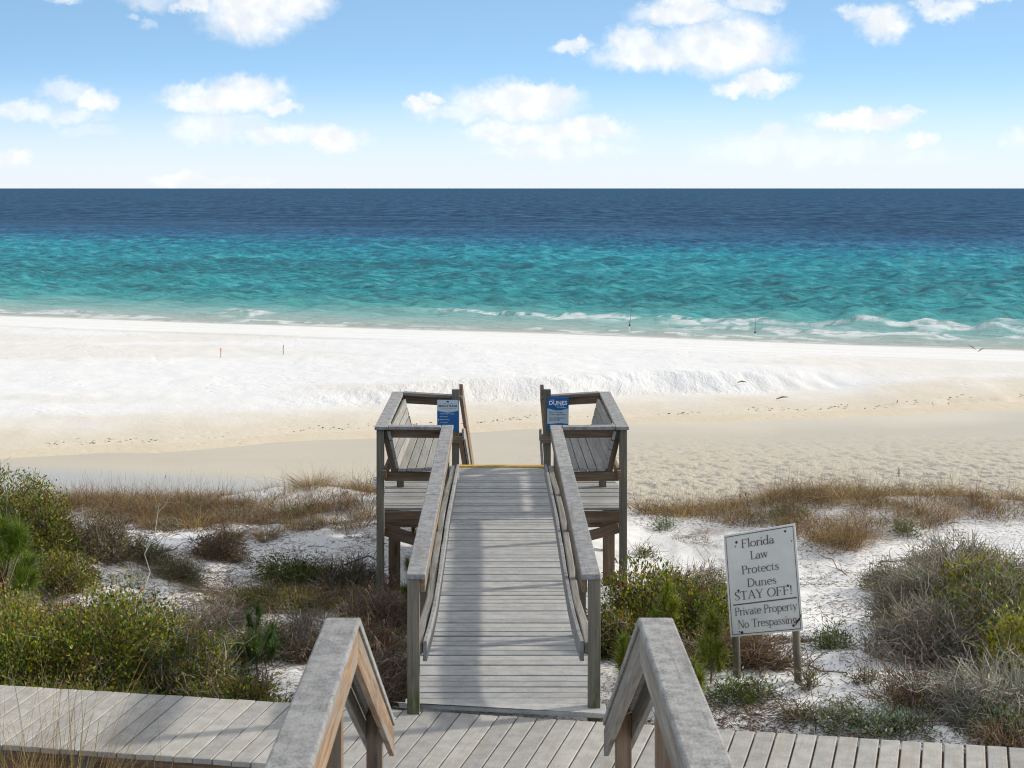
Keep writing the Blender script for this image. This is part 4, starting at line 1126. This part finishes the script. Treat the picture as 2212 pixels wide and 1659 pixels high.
def grass_mesh(pts, hmin, hmax, pal, lean=.35, curl=.35, wd=.005, g=rng, per=85, spread=.10, tall=0):
    """blades gathered into clumps: each clump has its own height, hue and arch"""
    v = Veg(); n = len(pts); nc = max(8, n // per)
    ctr = pts[g.choice(n, nc, replace=False)]
    k = g.integers(0, nc, n); loose = g.random(n) < .22
    off = g.normal(0, spread, (n, 2)) * g.uniform(.5, 1.5, nc)[k][:, None]
    p = pts.copy(); p[~loose, :2] = (ctr[k, :2] + off)[~loose]; p[:, 2] = H(p[:, 0], p[:, 1])
    d = np.concatenate([off / spread * .28 * (~loose[:, None]) + g.normal(0, lean, (n, 2)), np.ones((n, 1))], 1)
    bend = np.concatenate([d[:, :2] * 1.2 + g.normal(0, .25, (n, 2)), -np.abs(g.normal(curl, curl * .6, (n, 1)))], 1)
    cc = pick(pal, nc, g, .3)[k]
    c = np.where(g.random((n, 1)) < .6, cc, pick(pal, n, g)); tone = fbm(pts[:, 0] * .9, pts[:, 1] * .9, 141, 3)[:, None]
    c = c * (.35 + 1.3 * tone)
    h_ = g.uniform(hmin, hmax, n) * (.35 + 1.25 * g.random(nc))[k]
    v.blades(p - np.array([0, 0, .02]), d, h_, bend, wd, c, 3)
    if tall:                                            # single seed stalks above the clumps
        m_ = g.choice(n, tall, replace=False); q = p[m_]
        d2 = np.concatenate([g.normal(0, .16, (tall, 2)), np.ones((tall, 1))], 1)
        v.blades(q - np.array([0, 0, .02]), d2, g.uniform(.28, .55, tall), np.concatenate([d2[:, :2] * .5, np.zeros((tall, 1))], 1), .0042, pick(pal, tall, g) * .8, 3)
    return v
# ------------------------------------------------------------------ dry grass along the dune crest
GL = [(120, 1040), (300, 1040), (500, 1030), (640, 1020), (812, 1020), (816, 1135), (760, 1148), (690, 1140), (600, 1165), (520, 1140), (430, 1150), (330, 1128), (250, 1135), (190, 1120), (120, 1110)]
SP1 = [(500, 1050), (560, 1046), (700, 1050), (760, 1046), (770, 1068), (640, 1078), (600, 1085), (520, 1090), (470, 1085)]
pts = area(GL, 44000, 19.5, 26.5, .43, 1.7, 301)
uu, vv = U0 + pts[:, 0] * FPX / pts[:, 1], V0 + (8 - pts[:, 2]) * FPX / pts[:, 1]
pts = pts[~(inpoly(uu, vv, SP1) & (rng.random(len(pts)) < .9))]
tag(grass_mesh(pts, .12, .34, P_DRY, wd=.0058, tall=900).build('dune_grass', M['grass']), 'brown dry grass covering the dune crest left of the walkover', 'grass', kind='stuff')
GR = [(1372, 1096), (1500, 1080), (1700, 1050), (1850, 1040), (2000, 1030), (2100, 1020), (2300, 1010), (2300, 1125), (2150, 1130), (2060, 1118), (2000, 1150), (1900, 1140), (1850, 1190), (1735, 1200), (1720, 1150), (1560, 1135), (1480, 1122), (1400, 1122)]
pts = area(GR, 40000, 19.0, 26.5, .42, 1.6, 303)
tag(grass_mesh(pts, .12, .34, P_DRY, wd=.0058, tall=900).build('dune_grass', M['grass']), 'golden brown dry grass covering the dune crest behind the tilted white sign', 'grass', kind='stuff')
GM = [(0, 1245), (120, 1255), (235, 1235), (300, 1180), (480, 1190), (520, 1260), (560, 1275), (820, 1270), (880, 1290), (885, 1520), (660, 1520), (640, 1420), (480, 1330), (420, 1300), (200, 1290), (120, 1320), (0, 1330)]
pts = area(GM, 36000, 11.4, 19.5, .41, 1.0, 305)
v = grass_mesh(pts, .06, .24, [((.24, .17, .10), 4), ((.16, .105, .07), 4), ((.34, .27, .17), 2), ((.09, .06, .045), 2), (SAGE, .6), (OL, .8)], .9, .9, .0042)
tag(v.build('straw_grass', M['grass']), 'thin straw coloured grass lying over the sand left of the ramp', 'grass', kind='stuff')
GX = [(1370, 1120), (1560, 1135), (1720, 1190), (1560, 1240), (1400, 1260), (1360, 1200)]
pts = area(GX, 1800, 15, 22, .55, 1.5, 307)
v = grass_mesh(pts, .05, .18, P_DRY, .7, .6, .0042)
tag(v.build('straw_grass', M['grass']), 'scattered dry grass on the white sand right of the bench platform', 'grass', kind='stuff')

# ------------------------------------------------------------------ fallen twigs, dead leaves, dark debris
def litter_mesh(poly, n, y0, y1, thr, freq, seed, cols, Lm=.07, up=.25):
    q = area(poly, n, y0, y1, thr, freq, seed); n = len(q)
    v = Veg()
    a = rng.uniform(0, 6.28, n); L = rng.gamma(2.0, Lm / 2, n) + .015
    d = np.stack([np.cos(a), np.sin(a), np.abs(rng.normal(0, up, n))], 1) * L[:, None]
    p0 = q + np.array([0, 0, .004]); p1 = p0 + d
    gzz = H(p1[:, 0], p1[:, 1]) + .004; p1[:, 2] = np.maximum(p1[:, 2], gzz)
    v.twigs(wob(p0, p1, 4, .10), .0026, .0012, pick(cols, n))
    k = rng.random(n) < .55
    v.leaves(q[k] + np.array([0, 0, .006]) + rng.normal(0, .02, (k.sum(), 3)) * np.array([1, 1, 0]), rng.normal(size=(k.sum(), 3)) * np.array([1, 1, .3]), .020, .012, pick(cols, k.sum()))
    return v
ALL = [(-60, 1130), (812, 1130), (815, 1290), (890, 1300), (890, 1540), (640, 1530), (300, 1500), (-60, 1480)]
L1 = [(TB, 3), (TD, 2), (TG, 3), (RB, 2), (BR, 2)]
tag(litter_mesh(ALL, 15000, 11.3, 22, .45, .8, 311, L1).build('twig_litter', M['twig']), 'brown twig litter strewn over the sand left of the ramp', 'litter', kind='stuff')
RL = [(1300, 1300), (1560, 1250), (1600, 1370), (1760, 1380), (1800, 1440), (1900, 1380), (1880, 1250), (2260, 1200), (2260, 1640), (1300, 1600)]
tag(litter_mesh(RL, 10000, 10.8, 17.5, .47, 1.0, 313, [(RB, 5), (TD, 2), (BR, 3), (TG, 2)]).build('twig_litter', M['twig']), 'reddish brown dead leaves and twigs around the right hand scrub', 'litter', kind='stuff')
RS = [(1360, 1120), (2000, 1150), (1960, 1200), (1880, 1400), (1900, 1600), (1560, 1590), (1600, 1380), (1560, 1240), (1340, 1240)]
tag(litter_mesh(RS, 1500, 10.9, 22, .50, 1.2, 317, [(TD, 3), (TB, 3), (RB, 3), (MG, 1)], .06).build('twig_litter', M['twig']), 'sparse dark debris on the white sand around the tilted sign', 'litter', kind='stuff')

# ------------------------------------------------------------------ the scrub on the dune to the left
T_GR, T_DK, T_BR, T_PL = [(TG, 3), (TB, 2), (TL, 1)], [(TD, 3), (TB, 2), (TG, 1)], [(TB, 3), (RB, 1), (TG, 1)], [(TL, 3), (TG, 3)]
SH = [
 ('twiggy olive shrub crowning the dune at the left edge', -5.75, 18.0, 1.0, .9, .92, 6500, .034, P_GLOSS, 1500, T_GR),
 ('glossy green shrub with pale leaf glints on the dune slope above the pine', -4.95, 17.3, .62, .6, .72, 7000, .034, P_GLOSS, 900, T_DK),
 ('dark bare twigged shrub at the foot of the dune slope, edge of the grass', -4.35, 17.6, .45, .55, .48, 1500, .028, P_GLOSS, 1300, T_DK),
 ('greyish lichen covered shrub between the pine and the dune crest', -5.3, 16.4, .55, .45, .62, 3000, .026, P_LICH, 900, T_PL),
 ('low olive green bush at the bottom of the dune slope', -4.45, 16.5, .38, .4, .36, 3000, .03, P_GLOSS, 400, T_BR),
 ('brown leafed tangle below the pine sapling at the left edge', -4.75, 14.9, .5, .5, .34, 1700, .03, P_RED, 900, T_BR),
 # beside the cross boardwalk, left
 ('big rounded green bush with yellow tips behind the boardwalk', -3.15, 13.05, .72, .62, .74, 11000, .033, P_GREEN, 700, T_BR),
 ('dense green bush at the left edge behind the boardwalk', -3.85, 12.85, .55, .48, .56, 6500, .033, P_GREEN, 450, T_BR),
 ('yellow tipped bush behind the dense green one at the left edge', -4.05, 13.7, .50, .42, .58, 3800, .03, P_YEL, 500, T_BR),
 ('sparser green bush with bare twigs on the ramp side of the big rounded bush', -2.45, 12.95, .48, .5, .55, 4200, .03, P_GLOSS, 900, T_GR),
 ('low dark green bush touching the boardwalk edge below the big rounded bush', -3.25, 12.25, .75, .32, .34, 5200, .03, P_GREEN, 600, T_BR),
 ('low olive bush under the small pine near the boardwalk', -2.0, 12.35, .48, .38, .34, 3300, .03, P_GLOSS, 700, T_BR),
 ('small yellow flecked bush beside the foreground railing', -1.62, 12.0, .34, .30, .28, 2300, .028, P_GLOSS, 380, T_BR),
 ('brown bare tangle beside the left side of the ramp', -1.05, 12.6, .42, .9, .36, 500, .026, P_GLOSS, 2200, T_BR),
 ('grey brown wiry scrub beyond the small pine', -1.7, 14.2, .55, .5, .28, 500, .026, P_RED, 1500, T_GR),
 ('wiry straw coloured scrub in the middle of the left sand patch', -2.8, 15.2, .55, .45, .22, 350, .024, P_LICH, 1000, T_GR),
 ('brown wiry scrub against the ramp below the bench platform', -1.15, 15.6, .5, .9, .30, 400, .026, P_RED, 1700, T_BR),
 ('dark green shrub on the white sand left of the bench platform', -2.25, 18.5, .52, .35, .34, 3300, .03, [(DG, 4), (MG, 3), (OL, 1.5), (BR, 1)], 500, T_DK),
 ('black twigged shrub between the dark green shrub and the platform post', -1.65, 18.35, .46, .3, .34, 350, .028, P_GLOSS, 1100, T_DK),
 ('dull green mound with brown stems below the white sand bank', -3.95, 18.1, .34, .28, .24, 1900, .024, [(SAGE, 3), (DG, 3), (MG, 2)], 400, T_BR),
 ('dull green mound next to the one below the sand bank, nearer the ramp', -3.45, 17.6, .30, .26, .22, 1500, .024, [(SAGE, 3), (DG, 2), (MG, 2)], 400, T_BR),
 ('brown and green bush on the ridge left of the white sand bank', -3.35, 19.4, .40, .35, .30, 1300, .028, P_RED, 600, T_BR),
 ('low rust brown mat of scrub between the big rounded bush and the sand patch', -3.0, 14.3, .70, .45, .20, 2400, .026, P_RED, 700, T_BR),
 ('low olive mat of scrub just beyond the small pine', -2.2, 14.0, .55, .40, .22, 2400, .028, P_GLOSS, 600, T_BR),
 ('low olive and rust scrub in front of the dark green shrub', -2.2, 16.6, .75, .50, .18, 2600, .026, P_GLOSS + [(RB, 2)], 700, T_BR),
 ('low rust scrub below the dune slope, right of the yellow tipped bush', -3.9, 15.2, .65, .45, .22, 2300, .026, P_RED + [(OL, 3)], 600, T_BR),
 ('low tawny scrub beside the ramp between the two brown tangles', -1.2, 14.1, .45, .55, .22, 1800, .026, P_RED + [(OL, 2)], 700, T_BR),
 ('dense brown heath under the outer edge of the left bench', -1.75, 17.3, .60, .40, .20, 2000, .024, P_RED + [(DG, 2)], 600, T_BR),
 # right of the ramp
 ('olive brown heap of scrub at the right edge behind the pale branches', 4.3, 13.9, .60, .50, .55, 4200, .030, P_GLOSS + [(SAGE, 2)], 900, T_GR),
 ('bronze green bush with orange leaves beside the ramp railing', 1.42, 14.6, .58, .6, .68, 5600, .040, P_GLOSS, 800, T_DK),
 ('bronze green bush whose branches reach behind the tilted sign', 1.95, 14.5, .42, .45, .54, 3000, .038, P_GLOSS, 600, T_DK),
 ('dark bush pressed against the right side of the ramp', 1.02, 14.1, .30, .5, .50, 2100, .036, P_GLOSS, 500, T_DK),
 ('red brown leafless tangle under the tilted sign', 2.0, 13.55, .55, .35, .24, 1700, .024, P_RED, 1200, T_BR),
 ('grey brown leafless scrub on the sand behind the bronze bushes', 1.85, 16.6, .60, .5, .36, 500, .026, P_RED, 1700, T_GR),
 ('red brown dead plant at the foot of the right ramp post', .83, 11.75, .2, .25, .24, 900, .026, [(OR, 3), (RB, 3)], 300, T_BR),
 # right thicket
 ('large grey bare branched thicket at the right edge', 4.25, 15.1, .95, .9, .66, 2800, .024, P_LICH, 4200, T_GR),
 ('dark bare thicket on the slope at the right edge below the crest grass', 4.85, 17.2, 1.0, .8, .52, 2600, .026, P_LICH, 2800, T_GR),
 ('low grey tangle spreading onto the white sand', 3.65, 13.8, .55, .55, .36, 1500, .024, P_LICH, 2000, T_GR),
 ('yellow green leafed bush inside the grey thicket', 4.25, 14.75, .42, .4, .62, 2200, .036, P_YEL, 300, T_GR),
 ('olive green leafed bush at the right edge below the thicket', 4.25, 13.1, .42, .45, .62, 3300, .036, P_YEL, 300, T_GR),
 ('pale lichen covered branches spilling over the right boardwalk edge', 3.85, 12.2, .75, .55, .42, 1300, .022, P_LICH, 2400, T_PL),
 ('low rusty tangle of dead stems in front of the thicket', 3.35, 12.5, .5, .42, .18, 1100, .022, P_RED, 800, T_BR),
 ('dark rusty brush in the lower right corner beside the boardwalk', 3.65, 11.5, .4, .3, .16, 900, .022, P_RED, 600, T_BR),
]
for (lab, x, y, rx, ry, h, nl, L, pal, nt, tc_) in SH:
    if nl > 2000: nl, nt = int(nl * 1.5), int(nt * .8)
    shrub('shrub', lab, 'shrub', x, y, rx, ry, h, nl, L, pal, nt, tc_)
for (lab, u, v, r, h, nl, L, pal, nt) in [
 ('compact round green plant alone on the white sand beside the thicket', 1798, 1400, .15, .17, 900, .028, P_HERB, 60),
 ('flat bright green plant at the foot of the sign post', 1585, 1515, .20, .13, 900, .030, P_HERB, 40),
 ('grey green plant next to the flat bright one by the sign', 1640, 1508, .15, .13, 500, .028, P_SAGE, 40),
 ('small leafy plant on dark stems at the upper edge of the thicket', 1900, 1272, .19, .20, 700, .032, P_HERB, 160),
 ('small grey green mound on the sand near the platform post', 1436, 1145, .15, .13, 420, .028, P_SAGE, 30),
 ('dark green mound in the crest grass on the right', 1957, 1153, .17, .22, 600, .030, [(DG, 3), (SAGE, 2), (MG, 2)], 60),
 ('tiny green plant on the sand right of the platform', 1395, 1200, .15, .10, 200, .030, P_HERB, 60),
 ('grey green patch at the edge of the right crest grass', 1700, 1118, .30, .16, 700, .028, P_SAGE, 40),
 ('blue grey patch in the middle of the left crest grass', 420, 1105, .30, .14, 600, .028, P_SAGE, 40),
 ('small blue grey plant on the white bank at left', 365, 1143, .16, .14, 260, .028, P_SAGE, 60),
 ('dark green clump low in the left crest grass', 640, 1112, .20, .14, 500, .028, [(MG, 3), (DG, 2)], 60),
 ('pale sage plant at the boardwalk edge under the yellow flecked bush', 492, 1500, .22, .20, 750, .028, P_SAGE, 90),
 ('pale sage plant leaning on the boardwalk near the railing', 560, 1502, .15, .17, 420, .026, P_SAGE, 70),
 ('blue green shrublet in the bottom right corner', 2165, 1600, .24, .28, 1700, .032, P_SAGE + [(DG, 3)], 120),
 ('sage plant touching the boardwalk right of the railing', 1800, 1570, .24, .13, 520, .034, P_SAGE, 60),
 ('sage plant with long leaves by the boardwalk, middle of the row', 1885, 1578, .22, .15, 620, .036, P_SAGE, 60),
 ('small dark sage plant by the boardwalk at the end of the row', 1975, 1588, .17, .12, 420, .032, P_SAGE + [(DG, 2)], 60),
 ('tiny dark herb on the sand below the sign', 1725, 1560, .14, .07, 220, .024, P_HERB, 90),
 ('small green herb beside the right sign post', 1745, 1488, .09, .14, 120, .026, P_HERB + [(YG, 2)], 60),
 ('tiny olive plant on the white sand near the compact round plant', 1870, 1470, .14, .05, 160, .024, P_HERB, 60),
 ('silvery rosette plant at the left end of the boardwalk', 45, 1482, .16, .08, 330, .030, [(LSAGE, 3), (TL, 2)], 10),
]:
    b = ground(u, v)
    shrub('herb', lab, 'plant', b.x, b.y, r, r, h, nl, L, pal, nt, T_DK, part='leaves', ratio=.42)
# extra leaf spots scattered over the left hollow
for k, (u, v, lab) in enumerate([(545, 1300, 'small green tuft in the brown tangle left of the ramp'), (760, 1290, 'grey green spread beside the platform post'), (690, 1275, 'grey green spread left of the platform post, next to dry stems'), (850, 1470, 'tiny bright green weed at the foot of the left ramp post')]):
    b = ground(u, v); shrub('herb', lab, 'plant', b.x, b.y, .28 if k < 3 else .12, .2, .10, 420 if k < 3 else 90, .028, P_HERB if k < 3 else P_YEL, 160, T_BR, part='leaves', ratio=.42)

P_PINE = [((.075, .13, .010), 4), ((.12, .19, .014), 3), ((.19, .245, .02), 2)]
P_PINEY = [((.11, .18, .018), 3), ((.21, .26, .022), 4), ((.30, .30, .03), 2), ((.24, .15, .03), .6)]
pine('bright green young pine at the left edge among grey shrubs', -4.75, 15.5, .92, 26, .50, P_PINE, .16)
pine('small dark green pine with separate tufts left of the foreground railing', -1.98, 13.3, .58, 10, .36, [((.04, .095, .014), 4), ((.07, .13, .018), 3)], .09)
pine('yellow green pine sapling between the ramp post and the railing', .98, 12.75, .52, 7, .22, P_PINEY, .11)
pine('yellow green pine sapling behind the top of the right railing', 1.43, 13.7, .66, 6, .20, P_PINEY, .10)
pine('yellow green pine sapling beside the tilted sign', 1.70, 13.0, .56, 7, .20, P_PINEY, .11)
pine('low yellow green pine sapling hugging the right railing', 1.52, 12.6, .36, 5, .18, P_PINEY, .10)
pine('small pine half hidden under the bench platform', -.98, 18.6, .78, 6, .22, P_PINEY, .10)
pine('dark pine sapling growing under the left side of the platform', -.92, 17.2, .42, 5, .2, P_PINE, .10)

# ------------------------------------------------------------------ grass tufts and stalks one can point to
def tuft(label, x, y, r, h, n, pal, lean=.45, curl=.9, wd=.0045, name='grass_tuft', group='dry grass tufts on the dunes', hb=.8):
    a = rng.uniform(0, 6.28, n); rr = r * np.sqrt(rng.random(n)) * .5
    p_ = np.stack([x + np.cos(a) * rr, y + np.sin(a) * rr, np.zeros(n)], 1); p_[:, 2] = H(p_[:, 0], p_[:, 1]) - .02
    d = np.stack([np.cos(a) * lean, np.sin(a) * lean, np.ones(n)], 1) + rng.normal(0, .22 if hb > .5 else .10, (n, 3))
    bend = np.stack([np.cos(a) * hb, np.sin(a) * hb, -np.abs(rng.normal(curl * .75, curl * .35, n))], 1) * rng.uniform(.55, 1.0, (n, 1))
    v = Veg(); v.blades(p_, d, h * rng.uniform(.55, 1.15, n), bend, wd, pick(pal, n), 8)
    o = v.build(name, M['grass'])
    return tag(o, label, 'grass tuft', group)
for (u, v, r, h, lab) in [(545, 1050, .55, .34, 'tall brown tuft at the left end of the crest row before the lagoon'), (625, 1050, .6, .36, 'tall brown tuft in the middle of the crest row before the lagoon'),
                          (672, 1052, .45, .32, 'brown tuft on the right of the middle crest tuft'), (745, 1052, .55, .34, 'brown tuft on the crest close to the small white sign'),
                          (575, 1165, .25, .22, 'dry tuft hanging over the white sand bank, nearest the platform'), (505, 1165, .20, .2, 'dry tuft hanging over the white sand bank, middle one'), (325, 1140, .25, .2, 'dry tuft at the left top of the white sand bank'),
                          (790, 1100, .55, .34, 'dense reddish tuft against the platform post'), (2120, 1075, .6, .3, 'golden tuft on the crest at the right edge')]:
    b = ground(u, v)
    tuft(lab, b.x, b.y, r, h, 420, P_DRY, .35, .5)
b = Vector((-2.80, 9.72, 0))
PG = [(GOLD, 4), (STR, 4), ((.36, .20, .085), 3), ((.11, .12, .03), 1.4)]
tuft('arching golden grass clump in front of the boardwalk at bottom left', -2.74, 9.90, .60, 1.7, 560, PG, .13, 1.25, .0042, hb=.24)
tuft('smaller golden grass clump in the bottom left corner', -3.06, 9.95, .40, 1.65, 280, PG, .13, 1.25, .0042, hb=.24)
tuft('thin golden grass by the boardwalk post near the railing', -2.05, 9.72, .30, 1.5, 60, PG, .13, 1.2, .0038, hb=.24)
def stalk(label, x, y, h, lx, n, col, group, head=True):
    z = hz(x, y)
    v = Veg()
    p0 = np.stack([x + rng.normal(0, .02, n), y + rng.normal(0, .02, n), np.full(n, z - .02)], 1)
    p1 = p0 + np.stack([rng.normal(lx, .06, n), rng.normal(0, .05, n), h * rng.uniform(.7, 1.0, n)], 1)
    v.twigs(wob(p0, p1, 6, .012), .0030, .0016, pick(col, n))
    if head:
        k = np.repeat(np.arange(n), 16); q = p1[k] - (p1 - p0)[k] * rng.uniform(0, .22, (len(k), 1))
        v.leaves(q, rng.normal(0, .35, (len(k), 3)) + np.array([.2, 0, .8]), .03, .008, pick(col, len(k)))
    return tag(v.build('grass_stalk', M['twig']), label, 'grass stalk', group)
CST = [((.20, .15, .09), 1), ((.13, .095, .06), 1)]
for (u, v, h, lab) in [(352, 1062, .46, 'tall single dry stalk standing against the lagoon at left'), (222, 1065, .30, 'short dry stalk against the lagoon near the dune shrub'), (638, 1052, .26, 'short dry stalk rising from the crest tufts'), (1953, 1072, .50, 'tall dry stalk against the rippled lagoon at right'),
                       (2054, 1068, .44, 'tall dry stalk at right, second along the crest from the sign'), (1610, 1095, .2, 'low dry stalk just left of the tilted sign'), (780, 1050, .22, 'short dry stalk beside the platform post'), (1730, 1090, .28, 'dry stalk on the crest just behind the tilted sign')]:
    b = ground(u, v); stalk(lab, b.x, b.y, h, rng.normal(0, .05), 2, CST, 'dry stalks on the dune crest')
for (x, y, h, lab) in [(-2.62, 9.98, 1.15, 'tall green grass stalks rising across the boardwalk planks'), (-3.33, 11.98, .50, 'straw stalks poking up behind the boardwalk at left'), (-3.15, 11.95, .44, 'straw stalks behind the boardwalk, the shorter bunch')]:
    stalk(lab, x, y, h, .03, 7, [((.22, .20, .07), 1), ((.16, .15, .05), 1)], 'stalks beside the boardwalk', False)

# ------------------------------------------------------------------ dead branches on the sand
def branch(label, u, v, L, an, rise, col, rad=.012, n=6):
    b = np.array(ground(u, v)); d = np.array([math.cos(R(an)), math.sin(R(an)), rise])
    v_ = Veg()
    p0 = b[None] + np.array([0, 0, .01]); p1 = p0 + d * L
    main = wob(p0, p1, 7, .05); v_.twigs(main, rad, rad * .35, pick(col, 1))
    k = rng.integers(1, 6, n); s0 = main[0][k]; dd = unit(d + rng.normal(0, .7, (n, 3)) + np.array([0, 0, .3])) * L * rng.uniform(.2, .5, (n, 1))
    v_.twigs(wob(s0, s0 + dd, 5, .06), rad * .5, rad * .15, pick(col, n))
    return tag(v_.build('dead_branch', M['twig']), label, 'branch', 'dead branches on the dune sand')
branch('crooked dark branch lying on the white sand bank left of the platform', 745, 1222, .50, 20, .35, [(TD, 1)])
branch('dark bent twig over the sand at the upper left', 300, 1195, .8, 0, .12, [(TD, 1)], .008, 4)
branch('flat grey stick on the white sand above the thicket', 1880, 1218, .45, 8, .05, [(TB, 1)], .016, 2)
branch('pale bare branch standing in the crest grass right of the sign', 1990, 1110, .36, 40, .9, [(TL, 1), (TG, 1)], .009, 8)
branch('brown twig stuck in the sand by the leafy plant', 1830, 1248, .40, 140, .55, [(TB, 1)], .008, 5)
branch('dark root curling over the sand under the sign', 1660, 1440, .7, -30, .02, [(TD, 1)], .012, 4)
branch('long pale branch reaching out of the thicket at the right edge', 2130, 1500, .8, 25, .35, [(TL, 1)], .010, 12)
branch('pale crooked branch in the thicket above the boardwalk corner', 2060, 1440, .7, 160, .35, [(TL, 1), (TG, 1)], .009, 12)
branch('thin white stem standing in the brown tangle at left', 308, 1295, .52, 80, 1.6, [(TL, 1)], .007, 3)

# ------------------------------------------------------------------ wrack along the lagoon shore
n = 420
x = rng.uniform(-15, 20, n); off = rng.normal(.25, .25, n) + .12 * np.sin(x * .9)
bb = bank_t(x, np.full(n, 47.0)); y = 47.0 - bb + np.abs(off)
k = fbm(x * .6, y * .6, 401, 3) > .48
x, y = x[k], y[k]; q = np.stack([x, y, H(x, y) + .012], 1); n = len(q)
v = Veg(); d = np.stack([rng.normal(0, 1, n), rng.normal(0, .25, n), rng.normal(0, .06, n)], 1)
v.leaves(q, d, rng.uniform(.04, .15, n), rng.uniform(.015, .035, n), pick([(TD, 2), (TB, 3), ((.30, .22, .12), 5)], n))
tag(v.build('seaweed_wrack', M['twig']), 'brown wrack line along the far shore of the lagoon', 'seaweed', kind='stuff')
